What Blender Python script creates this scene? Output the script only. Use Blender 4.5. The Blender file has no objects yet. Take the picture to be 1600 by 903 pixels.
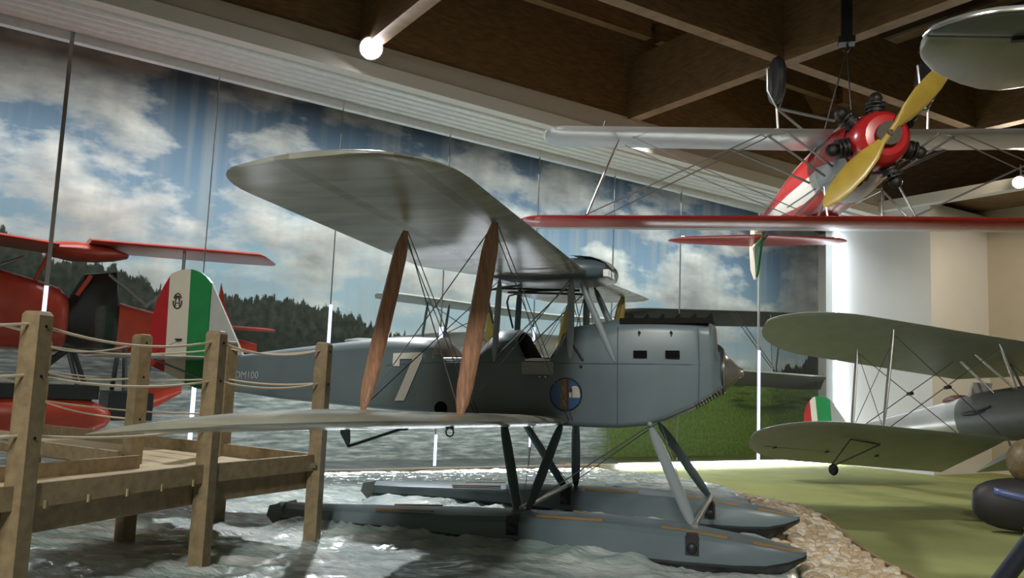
import bpy, bmesh, math, random
from mathutils import Vector, Matrix, noise
R = math.radians
sc = bpy.context.scene
COL = sc.collection
random.seed(7)

# ------------------------------------------------------------------ helpers
def V(*a): return Vector(a if len(a) > 1 else a[0])

class MB:
    """collects shapes and links them as ONE mesh object"""
    def __init__(s): s.v = []; s.f = []; s.m = []; s.mi = 0
    def add(s, vs, fs):
        o = len(s.v); s.v += [tuple(p) for p in vs]
        for f in fs: s.f.append([o + i for i in f]); s.m.append(s.mi)
        return s
    def box(s, c, size, M=None):
        hx, hy, hz = [q / 2 for q in size]; c = V(c)
        vs = [V(x * hx, y * hy, z * hz) for x in (-1, 1) for y in (-1, 1) for z in (-1, 1)]
        if M: vs = [M @ p for p in vs]
        return s.add([c + p for p in vs], [(0, 1, 3, 2), (4, 6, 7, 5), (0, 4, 5, 1), (2, 3, 7, 6), (0, 2, 6, 4), (1, 5, 7, 3)])
    def bar(s, a, b, w, h, up=(0, 0, 1), ch=0.0):
        """rectangular bar from a to b, w across, h along up"""
        a, b = V(a), V(b); d = (b - a).normalized(); u = V(up); u = (u - d * u.dot(d)).normalized(); r = d.cross(u)
        rings = []
        prof = [(-w/2, -h/2), (w/2, -h/2), (w/2, h/2), (-w/2, h/2)]
        for p in (a, b): rings.append([p + r * x + u * y for x, y in prof])
        return s.loft(rings)
    def loft(s, rings, cap=True, closed=True):
        n = len(rings[0]); vs = [p for r in rings for p in r]; fs = []
        for i in range(len(rings) - 1):
            for j in range(n if closed else n - 1):
                k = (j + 1) % n
                fs.append((i * n + j, i * n + k, (i + 1) * n + k, (i + 1) * n + j))
        if cap and closed:
            fs.append(tuple(reversed(range(n)))); fs.append(tuple(range((len(rings) - 1) * n, len(rings) * n)))
        return s.add(vs, fs)
    def tube(s, pts, r, n=8):
        pts = [V(p) for p in pts]; rings = []; prev = None
        for i, p in enumerate(pts):
            d = (pts[min(i + 1, len(pts) - 1)] - pts[max(i - 1, 0)]).normalized()
            if prev is None:
                u = V(0, 0, 1) if abs(d.z) < .9 else V(1, 0, 0)
            else: u = prev
            u = (u - d * u.dot(d)).normalized(); prev = u; w = d.cross(u)
            rr = r[i] if isinstance(r, (list, tuple)) else r
            rings.append([p + (u * math.cos(2 * math.pi * k / n) + w * math.sin(2 * math.pi * k / n)) * rr for k in range(n)])
        return s.loft(rings)
    def strut(s, a, b, chord, thick, fwd=(1, 0, 0), taper=.25, ends=.18, n=12):
        """streamlined strut, lens section, thinner at both ends"""
        a, b = V(a), V(b); d = (b - a).normalized(); u = V(fwd); u = (u - d * u.dot(d)).normalized(); w = d.cross(u); rings = []
        for t, k in ((0, taper), (ends * .5, (1 + taper) / 2 + .1), (ends, .92), (.35, 1), (.65, 1), (1 - ends, .92), (1 - ends * .5, (1 + taper) / 2 + .1), (1, taper)):
            p = a.lerp(b, t)
            rings.append([p + u * (math.cos(2 * math.pi * q / n) * chord / 2 * k) + w * (math.sin(2 * math.pi * q / n) * thick / 2 * k) for q in range(n)])
        return s.loft(rings)
    def revolve(s, prof, o, ax, n=24):
        o = V(o); ax = V(ax).normalized(); u = V(0, 0, 1) if abs(ax.z) < .9 else V(1, 0, 0); u = (u - ax * u.dot(ax)).normalized(); w = ax.cross(u)
        rings = [[o + ax * x + (u * math.cos(2 * math.pi * k / n) + w * math.sin(2 * math.pi * k / n)) * max(r, 1e-4) for k in range(n)] for x, r in prof]
        return s.loft(rings)
    def prism(s, poly, fn):
        """poly of 2D points; fn(a,b,side) -> 3D, side 0/1"""
        n = len(poly); vs = [fn(a, b, 0) for a, b in poly] + [fn(a, b, 1) for a, b in poly]
        fs = [tuple(range(n)), tuple(reversed(range(n, 2 * n)))] + [(i, i + n, (i + 1) % n + n, (i + 1) % n) for i in range(n)]
        return s.add(vs, fs)
    def ell(s, c, r, n=16, m=10):
        c = V(c); rings = []
        for i in range(m + 1):
            t = math.pi * i / m; z = -math.cos(t); q = max(math.sin(t), 1e-3)
            rings.append([c + V(r[0] * q * math.cos(2 * math.pi * k / n), r[1] * q * math.sin(2 * math.pi * k / n), r[2] * z) for k in range(n)])
        return s.loft(rings)
    def wing(s, st, n=9, camber=.03):
        """st: list of (LE, TE, thickness); airfoil rings"""
        rings = []
        xs = [(1 - math.cos(math.pi * i / n)) / 2 for i in range(n + 1)]
        def th(x, t): return 5 * t * (.2969 * math.sqrt(x) - .126 * x - .3516 * x * x + .2843 * x ** 3 - .1036 * x ** 4)
        for le, te, t in st:
            le, te = V(le), V(te); c = te - le; L = c.length; z = V(0, 0, 1); ring = []
            up = [le + c * x + z * (th(x, t) + camber * L * 4 * x * (1 - x)) for x in reversed(xs)]
            lo = [le + c * x + z * (-th(x, t) * .75 + camber * .35 * L * 4 * x * (1 - x)) for x in xs[1:-1]]
            rings.append(up + lo)
        return s.loft(rings)
    def build(s, name, mat, parent=None, smooth=True, angle=40):
        me = bpy.data.meshes.new(name); me.from_pydata(s.v, [], s.f)
        mats = mat if isinstance(mat, (list, tuple)) else [mat]
        for m in mats: me.materials.append(m)
        for p, i in zip(me.polygons, s.m): p.material_index = min(i, len(mats) - 1)
        bm = bmesh.new(); bm.from_mesh(me); bmesh.ops.recalc_face_normals(bm, faces=bm.faces); bm.to_mesh(me); bm.free()
        if smooth:
            me.shade_smooth()
            try: me.set_sharp_from_angle(angle=R(angle))
            except Exception: pass
        o = bpy.data.objects.new(name, me); COL.objects.link(o)
        if parent: o.parent = parent
        return o

def tag(o, label=None, cat=None, group=None, kind=None):
    if label: o['label'] = label
    if cat: o['category'] = cat
    if group: o['group'] = group
    if kind: o['kind'] = kind
    return o
def empty(name, loc=(0, 0, 0), rot=None):
    o = bpy.data.objects.new(name, None); COL.objects.link(o); o.location = loc; o.empty_display_size = .2
    if rot is not None: o.rotation_euler = rot
    return o
def thing(name, label, cat, M=None, group=None):
    o = empty(name)
    if M is not None: o.matrix_world = M
    return tag(o, label, cat, group)
def struct(o, label=None): return tag(o, label, None, None, 'structure')

# ------------------------------------------------------------------ materials
def mat(name, col, rough=.5, metal=0., var=.0, scale=6., bump=0., bscale=40., spec=.5, stretch=(1, 1, 1), coat=0.):
    m = bpy.data.materials.new(name); m.use_nodes = True; nt = m.node_tree; b = nt.nodes['Principled BSDF']
    b.inputs['Roughness'].default_value = rough; b.inputs['Metallic'].default_value = metal
    b.inputs['Specular IOR Level'].default_value = spec; b.inputs['Coat Weight'].default_value = coat
    c = (*col, 1); b.inputs['Base Color'].default_value = c
    if var or bump:
        tc = nt.nodes.new('ShaderNodeTexCoord'); mp = nt.nodes.new('ShaderNodeMapping'); mp.inputs['Scale'].default_value = stretch
        nt.links.new(tc.outputs['Object'], mp.inputs['Vector'])
        if var:
            n = nt.nodes.new('ShaderNodeTexNoise'); n.inputs['Scale'].default_value = scale; n.inputs['Detail'].default_value = 5
            nt.links.new(mp.outputs[0], n.inputs['Vector'])
            r = nt.nodes.new('ShaderNodeValToRGB'); r.color_ramp.elements[0].position = .3; r.color_ramp.elements[1].position = .7
            r.color_ramp.elements[0].color = (*[max(0, q * (1 - var)) for q in col], 1); r.color_ramp.elements[1].color = (*[min(1, q * (1 + var)) for q in col], 1)
            nt.links.new(n.outputs['Fac'], r.inputs['Fac']); nt.links.new(r.outputs['Color'], b.inputs['Base Color'])
        if bump:
            n2 = nt.nodes.new('ShaderNodeTexNoise'); n2.inputs['Scale'].default_value = bscale; n2.inputs['Detail'].default_value = 4
            nt.links.new(mp.outputs[0], n2.inputs['Vector']); bp = nt.nodes.new('ShaderNodeBump'); bp.inputs['Strength'].default_value = bump; bp.inputs['Distance'].default_value = .02
            nt.links.new(n2.outputs['Fac'], bp.inputs['Height']); nt.links.new(bp.outputs['Normal'], b.inputs['Normal'])
    return m
def emit(name, col, s):
    m = bpy.data.materials.new(name); m.use_nodes = True; nt = m.node_tree; nt.nodes.clear()
    e = nt.nodes.new('ShaderNodeEmission'); e.inputs['Color'].default_value = (*col, 1); e.inputs['Strength'].default_value = s
    o = nt.nodes.new('ShaderNodeOutputMaterial'); nt.links.new(e.outputs[0], o.inputs[0]); return m

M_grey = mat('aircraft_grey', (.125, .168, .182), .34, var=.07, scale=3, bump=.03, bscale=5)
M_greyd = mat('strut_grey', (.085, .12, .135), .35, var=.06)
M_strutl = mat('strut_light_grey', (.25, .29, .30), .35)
M_fab = mat('wing_fabric', (.265, .255, .20), .24, var=.14, scale=2.2, bump=.10, bscale=4, stretch=(1.6, .6, 1))
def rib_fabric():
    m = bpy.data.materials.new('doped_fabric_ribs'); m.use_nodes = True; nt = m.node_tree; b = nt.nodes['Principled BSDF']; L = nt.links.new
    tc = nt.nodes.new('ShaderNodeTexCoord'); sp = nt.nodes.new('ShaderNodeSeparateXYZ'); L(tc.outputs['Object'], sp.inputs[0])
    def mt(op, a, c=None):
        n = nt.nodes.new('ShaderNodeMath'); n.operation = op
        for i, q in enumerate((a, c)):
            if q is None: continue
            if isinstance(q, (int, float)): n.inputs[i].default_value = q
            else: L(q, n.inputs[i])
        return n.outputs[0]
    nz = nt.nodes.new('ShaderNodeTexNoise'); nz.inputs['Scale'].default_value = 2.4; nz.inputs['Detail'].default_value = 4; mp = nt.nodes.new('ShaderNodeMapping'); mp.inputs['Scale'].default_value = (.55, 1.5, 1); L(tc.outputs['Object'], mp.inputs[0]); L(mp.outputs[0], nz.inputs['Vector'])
    rib = mt('LESS_THAN', mt('ABSOLUTE', mt('SUBTRACT', mt('FRACT', mt('MULTIPLY', sp.outputs['Y'], 2.6)), .5)), .045)  # rib and spar shadows seen through the fabric, painted as darker bands
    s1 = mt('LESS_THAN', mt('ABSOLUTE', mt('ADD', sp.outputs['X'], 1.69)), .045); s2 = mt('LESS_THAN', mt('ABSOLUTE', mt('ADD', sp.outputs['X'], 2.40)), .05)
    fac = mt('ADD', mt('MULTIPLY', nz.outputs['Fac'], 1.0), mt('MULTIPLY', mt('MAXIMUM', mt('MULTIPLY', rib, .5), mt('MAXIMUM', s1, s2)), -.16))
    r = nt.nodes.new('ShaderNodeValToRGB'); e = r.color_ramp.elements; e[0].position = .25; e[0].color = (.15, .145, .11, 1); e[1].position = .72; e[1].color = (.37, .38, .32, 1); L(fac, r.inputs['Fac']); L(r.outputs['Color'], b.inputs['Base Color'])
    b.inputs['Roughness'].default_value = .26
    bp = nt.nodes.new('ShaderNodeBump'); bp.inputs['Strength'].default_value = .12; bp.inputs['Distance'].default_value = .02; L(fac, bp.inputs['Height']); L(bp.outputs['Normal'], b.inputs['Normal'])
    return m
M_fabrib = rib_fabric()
M_fab2 = mat('tail_fabric', (.42, .44, .42), .35, var=.05)
M_wood = mat('varnished_wood', (.36, .19, .115), .2, var=.3, scale=9, stretch=(6, 6, .8), coat=.5)
M_yel = mat('ochre_wood', (.40, .29, .07), .35, var=.15)
M_dark = mat('black_metal', (.018, .018, .02), .45)
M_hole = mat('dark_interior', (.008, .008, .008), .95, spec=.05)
M_soot = mat('sooty_metal', (.014, .013, .012), .85, spec=.1)
M_leath = mat('brown_leather', (.10, .045, .03), .5, var=.2)
M_taupe = mat('taupe_padding', (.26, .235, .21), .5)
M_white = mat('white_paint', (.70, .68, .62), .45)
M_cream = mat('cream_paint', (.66, .61, .51), .4, var=.03)
M_red = mat('red_paint', (.46, .018, .02), .25, var=.08)
M_green = mat('green_paint', (.02, .22, .065), .3, var=.08)
M_rudred = mat('rudder_red', (.40, .02, .025), .35, var=.08)
M_navy = mat('navy_ring', (.008, .015, .035), .4)
M_blue = mat('blue_paint', (.035, .11, .26), .4)
M_gold = mat('bronze_paint', (.17, .105, .025), .4, var=.35, scale=30)
M_maroon = mat('maroon_paint', (.09, .03, .03), .4)
M_metal = mat('bare_metal', (.60, .60, .60), .25, .9)
M_steel = mat('dull_steel', (.32, .31, .29), .35, .8)
M_wire = mat('bracing_wire', (.13, .135, .14), .4, .5)
M_timb = mat('dock_timber', (.225, .165, .088), .6, var=.22, scale=5, stretch=(3, 3, 3), bump=.12, bscale=30)
M_timbp = mat('dock_plank', (.40, .31, .165), .55, var=.2, scale=4, stretch=(1, 6, 1), bump=.1, bscale=20)
M_rope = mat('rope', (.50, .42, .30), .8, bump=.3, bscale=120)
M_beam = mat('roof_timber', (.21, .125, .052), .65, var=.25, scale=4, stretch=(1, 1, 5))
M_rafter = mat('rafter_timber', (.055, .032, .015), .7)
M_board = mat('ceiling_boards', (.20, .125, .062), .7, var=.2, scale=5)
M_wall = mat('plaster_beige', (.50, .455, .375), .8, var=.03, scale=2)
M_pillar = mat('plaster_white', (.66, .66, .65), .8, var=.02, scale=2)
M_ledge = mat('painted_ledge', (.72, .70, .64), .6)
M_alu = mat('aluminium_track', (.74, .75, .74), .35, .3, var=.06, scale=8)
M_gap = mat('track_gap', (.03, .03, .03), .7)
M_carpet = mat('green_carpet', (.29, .315, .125), .95, var=.12, scale=1.2, bump=.3, bscale=260, spec=.1)
M_sill = mat('wooden_sill', (.34, .25, .14), .5, var=.2)
M_silver = mat('silver_dope', (.48, .48, .47), .28, .45, var=.05, scale=3)
M_camo = mat('grey_green_dope', (.27, .30, .25), .36, var=.10, scale=3)
M_nose = mat('dark_grey_cowl', (.12, .13, .12), .4, var=.08)
M_tyre = mat('black_rubber', (.02, .02, .021), .55)
M_prop = mat('yellow_propeller', (.43, .30, .05), .28, var=.1)
M_hub = mat('bronze_hub', (.05, .032, .015), .5, 0., bump=.2, bscale=60)
M_engine = mat('engine_black', (.03, .028, .026), .4, .5, bump=.4, bscale=60)
M_bluestripe = mat('blue_stripe', (.10, .13, .30), .3)
M_brownglobe = mat('cracked_brown', (.13, .095, .045), .5, var=.3, scale=14, bump=.3, bscale=20)
M_darkwing = mat('dark_olive_wing', (.060, .055, .045), .6, var=.1)
M_palewing = mat('pale_wing', (.52, .51, .47), .4, var=.05)
M_hydro = mat('orange_red_paint', (.50, .055, .028), .3, var=.1)
M_led = emit('led_white', (.86, .91, 1.), 9.)
M_glint = emit('glass_glint', (.55, .64, 1.), 2.2)
M_bulb = emit('lamp_white', (.95, .93, 1.), 60.)
M_bulbw = emit('lamp_warm', (1., .80, .50), 60.)

# glass with a light reflection
M_glass = bpy.data.materials.new('pane_glass'); M_glass.use_nodes = True; nt = M_glass.node_tree; nt.nodes.clear()
_o = nt.nodes.new('ShaderNodeOutputMaterial'); _t = nt.nodes.new('ShaderNodeBsdfTransparent'); _g = nt.nodes.new('ShaderNodeBsdfGlossy'); _x = nt.nodes.new('ShaderNodeMixShader')
_t.inputs['Color'].default_value = (.93, .96, .95, 1); _g.inputs['Roughness'].default_value = .015
_f = nt.nodes.new('ShaderNodeFresnel'); _f.inputs['IOR'].default_value = 1.33
_ge = nt.nodes.new('ShaderNodeNewGeometry'); _mu = nt.nodes.new('ShaderNodeMath'); _mu.operation = 'SUBTRACT'; _mu.inputs[0].default_value = 1; _mu.use_clamp = True
nt.links.new(_ge.outputs['Backfacing'], _mu.inputs[1]); _m2 = nt.nodes.new('ShaderNodeMath'); _m2.operation = 'MULTIPLY'; nt.links.new(_mu.outputs[0], _m2.inputs[0]); nt.links.new(_f.outputs[0], _m2.inputs[1]); nt.links.new(_m2.outputs[0], _x.inputs[0]); nt.links.new(_t.outputs[0], _x.inputs[1]); nt.links.new(_g.outputs[0], _x.inputs[2]); nt.links.new(_x.outputs[0], _o.inputs[0])

# ------------------------------------------------------------------ camera
cd = bpy.data.cameras.new('camera'); cam = bpy.data.objects.new('camera', cd); COL.objects.link(cam); sc.camera = cam
cd.sensor_width = 36; cd.lens = 1309.33 * 36 / 1600; cd.clip_end = 200; cd.clip_start = .05
_yaw, _pit, _rol = -0.30654983, 0.11332753, 0.04053942
_fw = V(math.sin(_yaw) * math.cos(_pit), math.cos(_yaw) * math.cos(_pit), math.sin(_pit)); _r = V(math.cos(_yaw), -math.sin(_yaw), 0); _u = _r.cross(_fw)
_r, _u = _r * math.cos(_rol) + _u * math.sin(_rol), -_r * math.sin(_rol) + _u * math.cos(_rol)
_M = Matrix((_r, _u, -_fw)).transposed().to_4x4(); _M.translation = (.29846, -8.56795, 1.77868); cam.matrix_world = _M

# ------------------------------------------------------------------ hall frame: u along the glass wall, d out of it into the hall, z up
P0 = V(-.09, 13.88, 0); CA, SA = math.cos(R(50)), math.sin(R(50))
def H(u, d, z): return V(P0.x + CA * u + SA * d, P0.y + SA * u - CA * d, z)
HM = Matrix(((CA, SA, 0, P0.x), (SA, -CA, 0, P0.y), (0, 0, 1, 0), (0, 0, 0, 1)))   # (left handed: only used on points)
def hbox(mb, u0, u1, d0, d1, z0, z1, sl=0.):
    """box in hall axes; sl raises z towards -u"""
    pts = [H(u, d, z - sl * u) for u in (u0, u1) for d in (d0, d1) for z in (z0, z1)]
    return mb.add(pts, [(0, 1, 3, 2), (4, 6, 7, 5), (0, 4, 5, 1), (2, 3, 7, 6), (0, 2, 6, 4), (1, 5, 7, 3)])
SL = .026

# floor
struct(MB().add([(-40, -30, -.01), (30, -30, -.01), (30, 45, -.01), (-40, 45, -.01)], [(0, 1, 2, 3)]).build('floor', M_carpet, smooth=False))

# ---- mural on the wall behind the glass
mm = bpy.data.materials.new('landscape_mural'); mm.use_nodes = True; nt = mm.node_tree; b = nt.nodes['Principled BSDF']; b.inputs['Roughness'].default_value = .55; b.inputs['Specular IOR Level'].default_value = .25
def N(t, **k):
    n = nt.nodes.new(t)
    for a, v in k.items(): setattr(n, a, v)
    return n
def Lk(a, b_): nt.links.new(a, b_)
def math_(op, a, b_=None, clamp=False):
    n = N('ShaderNodeMath', operation=op, use_clamp=clamp)
    for i, q in enumerate((a, b_)):
        if q is None: continue
        if isinstance(q, (int, float)): n.inputs[i].default_value = q
        else: Lk(q, n.inputs[i])
    return n.outputs[0]
def noise_(vec, scale, detail=5, rough=.55):
    n = N('ShaderNodeTexNoise'); n.inputs['Scale'].default_value = scale; n.inputs['Detail'].default_value = detail; n.inputs['Roughness'].default_value = rough; Lk(vec, n.inputs['Vector']); return n.outputs['Fac']
def map_(vec, s, loc=(0, 0, 0)):
    n = N('ShaderNodeMapping'); n.inputs['Scale'].default_value = s; n.inputs['Location'].default_value = loc; Lk(vec, n.inputs['Vector']); return n.outputs[0]
def ramp_(f, els, interp='LINEAR'):
    n = N('ShaderNodeValToRGB'); cr = n.color_ramp; cr.interpolation = interp
    while len(cr.elements) < len(els): cr.elements.new(.5)
    for e, (p, c) in zip(cr.elements, els): e.position = p; e.color = (*c, 1) if isinstance(c, tuple) else (c, c, c, 1)
    Lk(f, n.inputs['Fac']); return n.outputs['Color']
def mix_(f, a, b_):
    n = N('ShaderNodeMix', data_type='RGBA'); Lk(f, n.inputs['Factor'])
    for q, i in ((a, 6), (b_, 7)):
        if isinstance(q, tuple): n.inputs[i].default_value = (*q, 1)
        else: Lk(q, n.inputs[i])
    return n.outputs[2]
def smooth_(x, a, b_):
    n = N('ShaderNodeMapRange', interpolation_type='SMOOTHSTEP'); Lk(x, n.inputs['Value']); n.inputs['From Min'].default_value = a; n.inputs['From Max'].default_value = b_; return n.outputs['Result']
tc = N('ShaderNodeTexCoord'); OB = tc.outputs['Object']; sx = N('ShaderNodeSeparateXYZ'); Lk(OB, sx.inputs[0]); U_, Z_ = sx.outputs['X'], sx.outputs['Z']
UU = math_('DIVIDE', math_('ADD', U_, 20.), 28.)
def up(u): return (u + 20.) / 28.
# sky
skyc = ramp_(math_('DIVIDE', Z_, 8.), [(.2, (.56, .57, .53)), (.36, (.42, .51, .54)), (.55, (.22, .33, .40)), (.72, (.13, .20, .28)), (1., (.08, .12, .17))])
cl = noise_(map_(OB, (.30, 1, .60), (4.3, 0, 1.7)), 1.25, 8, .56)
clw = ramp_(cl, [(.45, 0.), (.51, .6), (.58, 1.)])
cl2 = noise_(map_(OB, (.30, 1, .60), (4.38, 0, 1.86)), 1.25, 6, .55)
cloudc = ramp_(cl2, [(.40, (.74, .72, .66)), (.52, (.52, .50, .46)), (.66, (.27, .265, .25))])
sky = mix_(clw, skyc, cloudc)
# long vertical streaks of glass reflections, painted into the sky
refl = noise_(map_(OB, (1.1, 1, .03)), 2.6, 3)
sky = mix_(math_('MULTIPLY', ramp_(refl, [(.46, 0.), (.66, 1.)]), .45), sky, (.34, .35, .33))
# tree line
TH = [(-20, 4.5), (-17.0, 4.35), (-16.4, 4.05), (-15.8, 3.75), (-14.9, 3.75), (-13.9, 3.3), (-12.6, 3.36), (-11.5, 3.40), (-10.6, 3.25), (-9.9, 3.12), (-9.2, 2.86), (-8.6, 2.76), (-7.8, 2.70), (-6.8, 2.55), (-5.5, 2.35), (-3.5, 1.9), (-2.4, 0.4), (3.2, 0.4), (3.6, 2.5), (4.4, 2.72), (5.0, 2.75), (5.4, 3.3), (6.6, 3.75), (8, 3.9)]
TH1 = TH[:12]; 
tr = N('ShaderNodeFloatCurve'); cm = tr.mapping; c0 = cm.curves[0]
pts = [(up(u), z / 8.) for u, z in TH]
c0.points[0].location = pts[0]; c0.points[1].location = pts[-1]
for p in pts[1:-1]:
    c0.points.new(*p)
for p in c0.points: p.handle_type = 'VECTOR'
cm.update(); Lk(UU, tr.inputs['Value'])
jag = math_('ADD', math_('MULTIPLY', math_('SUBTRACT', noise_(map_(OB, (1, 1, .12)), 5.5, 7, .7), .5), .85), math_('MULTIPLY', math_('SUBTRACT', noise_(map_(OB, (1, 1, .5)), 16., 3, .6), .5), .25))
treeh = math_('ADD', math_('MULTIPLY', tr.outputs[0], 8.), jag)
tmask = smooth_(math_('SUBTRACT', treeh, Z_), 0., .045)
treec = ramp_(noise_(map_(OB, (1, 1, .8)), 7., 6), [(.3, (.010, .014, .011)), (.7, (.055, .062, .042))])
col = mix_(tmask, sky, treec)
# water
wtop = N('ShaderNodeFloatCurve'); c1 = wtop.mapping.curves[0]; pw = [(-20, 2.1), (-13, 2.03), (-8.6, 1.86), (-4.5, 1.55), (-.8, 1.55), (1.5, 2.15), (6.4, 2.4), (8, 2.4)]
pw = [(up(u), z / 8.) for u, z in pw]; c1.points[0].location = pw[0]; c1.points[1].location = pw[-1]
for p in pw[1:-1]: c1.points.new(*p)
for p in c1.points: p.handle_type = 'VECTOR'
wtop.mapping.update(); Lk(UU, wtop.inputs['Value'])
gtop = math_('ADD', math_('MULTIPLY', wtop.outputs[0], 8.), math_('MULTIPLY', math_('SUBTRACT', noise_(OB, 3., 3), .5), .10))
gm = smooth_(math_('SUBTRACT', gtop, Z_), 0., .05)
wv = noise_(map_(OB, (.55, 1, 5.)), 3.2, 6, .65)
waterc = ramp_(wv, [(.33, (.13, .17, .165)), (.5, (.37, .41, .39)), (.62, (.68, .69, .65))])
grassn = noise_(map_(OB, (1, 1, 1)), 9., 6, .7)
grassc = ramp_(grassn, [(.3, (.075, .135, .025)), (.55, (.16, .23, .05)), (.8, (.29, .34, .10))])
shadn = noise_(map_(OB, (.16, 1, 1.5), (0, 0, .4)), 2.3, 3)
grassc = mix_(math_('MULTIPLY', math_('MULTIPLY', ramp_(shadn, [(.5, 0.), (.58, .8)]), smooth_(Z_, 1.1, 1.5)), smooth_(U_, -1.5, 0.5)), grassc, (.018, .045, .016))
gw = smooth_(math_('ADD', U_, math_('MULTIPLY', math_('SUBTRACT', noise_(OB, 1.5, 3), .5), .8)), -3.5, -2.6)
groundc = mix_(gw, waterc, grassc)
col = mix_(gm, col, groundc)
Lk(col, b.inputs['Base Color'])
mu = MB().add([(-20, 0, -.3), (6.2, 0, -.3), (6.2, 0, 8.2), (-20, 0, 8.2), (-20, .1, -.3), (6.2, .1, -.3), (6.2, .1, 8.2), (-20, .1, 8.2)], [(0, 1, 2, 3), (7, 6, 5, 4), (0, 4, 5, 1), (3, 2, 6, 7), (0, 3, 7, 4), (1, 5, 6, 2)]).build('wall_back', mm, smooth=False)
mu.location = H(0, -2.6, 0); mu.rotation_euler = (0, 0, R(50)); struct(mu, 'printed landscape of sky, dark trees, grey water and green meadow')

# ---- glass panels and their lit edges
JU = [-18.4, -16.1, -13.8, -11.52, -9.22, -7.01, -4.9, -2.81, -.03, 3.06]
for i in range(len(JU) - 1):
    w = hbox(MB(), JU[i] + .012, JU[i + 1] - .012, -.006, .006, .10, 6.86, SL * .9).build('window_%d' % (i + 1), M_glass, smooth=False); struct(w)
EDG = [(-16.1, [(6.15, 7.25, M_alu), (5.75, 6.15, M_white), (3.0, 5.7, M_gap)]), (-11.52, [(3.0, 5.9, M_alu)]), (-9.22, [(5.6, 6.95, M_gap)]), (-7.01, [(5.2, 6.85, M_gap)]), (-2.81, [(5.8, 6.8, M_alu)])]
for i, u in enumerate(JU[1:-1]):
    e = empty('trim_%d' % (20 + i), H(u, 0, 0)); struct(e)
    ew = .03 if u == -16.1 else (.022 if u == -.03 else .006); m = MB(); hbox(m, u - ew, u + ew, -.02, .02, .1, 6.86, SL * .9); o = m.build('glass_edge', M_steel if abs(u + .03) > .01 else M_alu, None, smooth=False); o.parent = e; o.matrix_parent_inverse = e.matrix_world.inverted()
    e.location = H(u, 0, 0)
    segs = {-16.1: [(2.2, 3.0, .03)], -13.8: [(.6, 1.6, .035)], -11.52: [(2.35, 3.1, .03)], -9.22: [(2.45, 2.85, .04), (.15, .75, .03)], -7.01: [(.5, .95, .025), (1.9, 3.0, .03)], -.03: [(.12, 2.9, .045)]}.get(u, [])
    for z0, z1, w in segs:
        m = MB(); hbox(m, u - w, u + w, .022, .03, z0, z1); o = m.build('edge_glint', M_glint, None, smooth=False)  # glowing segments stand in for bright glints on the glass edges
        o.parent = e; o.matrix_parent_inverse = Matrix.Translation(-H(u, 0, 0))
bpy.context.view_layer.update()
for o in bpy.data.objects:
    if o.name.startswith('glass_edge'): o.matrix_parent_inverse = Matrix.Translation(-o.parent.location)

# sill: timber on the left, white light channel on the right
struct(hbox(MB(), -20, -5.2, .02, .12, -.01, .10).build('trim_1', M_sill, smooth=False))
struct(hbox(MB(), -20, 3.06, -.05, .02, -.01, .11).build('trim_2', M_ledge, smooth=False))
struct(hbox(MB(), -4.6, 3.0, .03, .10, .0, .13).build('trim_3', M_led, smooth=False), 'white light channel along the foot of the glass')
struct(hbox(MB(), 3.02, 3.06, .03, .07, .0, 6.4).build('trim_4', M_led, smooth=False), 'upright light channel beside the white pillar')

# ---- top of the glass: aluminium tracks, gap, ledge, upper wall
tr_ = MB(); hbox(tr_, -22, 3.2, -.12, .02, 6.52, 6.70, SL); o = tr_.build('trim_5', M_alu, smooth=False); struct(o)
for k in range(5):
    d0 = .03 + k * .235
    m = MB()
    for q, (dd, zz) in enumerate(((0, 6.69), (.05, 6.66), (.15, 6.66), (.20, 6.69))): pass
    ring = lambda u: [H(u, d0 + dd, zz - SL * u) for dd, zz in ((0, 6.74), (.02, 6.67), (.07, 6.64), (.14, 6.64), (.19, 6.67), (.215, 6.74))]
    m.loft([ring(-22), ring(3.2)]); struct(m.build('trim_%d' % (6 + k), M_alu, smooth=True, angle=60))
struct(hbox(MB(), -22, 3.2, -.12, 1.26, 6.74, 6.80, SL).build('trim_11', M_gap, smooth=False))
struct(hbox(MB(), -22, 3.2, 1.24, 1.50, 6.68, 6.93, SL).build('trim_12', M_ledge, smooth=False), 'pale ledge above the sliding tracks')
struct(hbox(MB(), -22, 3.2, 1.30, 1.46, 6.93, 7.40, SL * .6).build('wall_left', M_wall, smooth=False))
struct(hbox(MB(), -22, 3.2, 1.10, 1.40, 7.2, 9.6).build('trim_13', M_beam, smooth=False))

# ---- right wall
struct(hbox(MB(), 3.08, 5.75, -.3, 2.78, -.01, 6.8).build('wall_right', M_pillar, smooth=False), 'white pillar wall beside the glass')
struct(hbox(MB(), 5.75, 6.0, -4, 16, -.01, 7.0).build('wall_far', M_wall, smooth=False), 'beige wall at the far right')
struct(hbox(MB(), 2.85, 3.15, .1, 14, 6.72, 6.98).build('trim_14', M_ledge, smooth=False))
struct(hbox(MB(), 3.1, 6.0, .1, 14, 6.95, 7.02).build('trim_15', M_board, smooth=False))
struct(hbox(MB(), 5.70, 5.75, 2.4, 14, -.01, .12).build('baseboard_right', M_ledge, smooth=False))
jb = MB().box((0, 0, 0), (.10, .30, .26)).box((-.055, 0, 0), (.02, .24, .20)).build('junction_box', M_steel, smooth=False)
jb.matrix_world = Matrix(((CA, SA, 0, 0), (SA, -CA, 0, 0), (0, 0, 1, 0), (0, 0, 0, 1))) @ Matrix.Identity(4); jb.location = H(5.69, 5.9, 6.25); jb.rotation_euler = (0, 0, R(50))
jb.scale = (1, 1, 1); tag(jb, 'small dark junction box high on the beige right wall', 'junction box')
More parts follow.
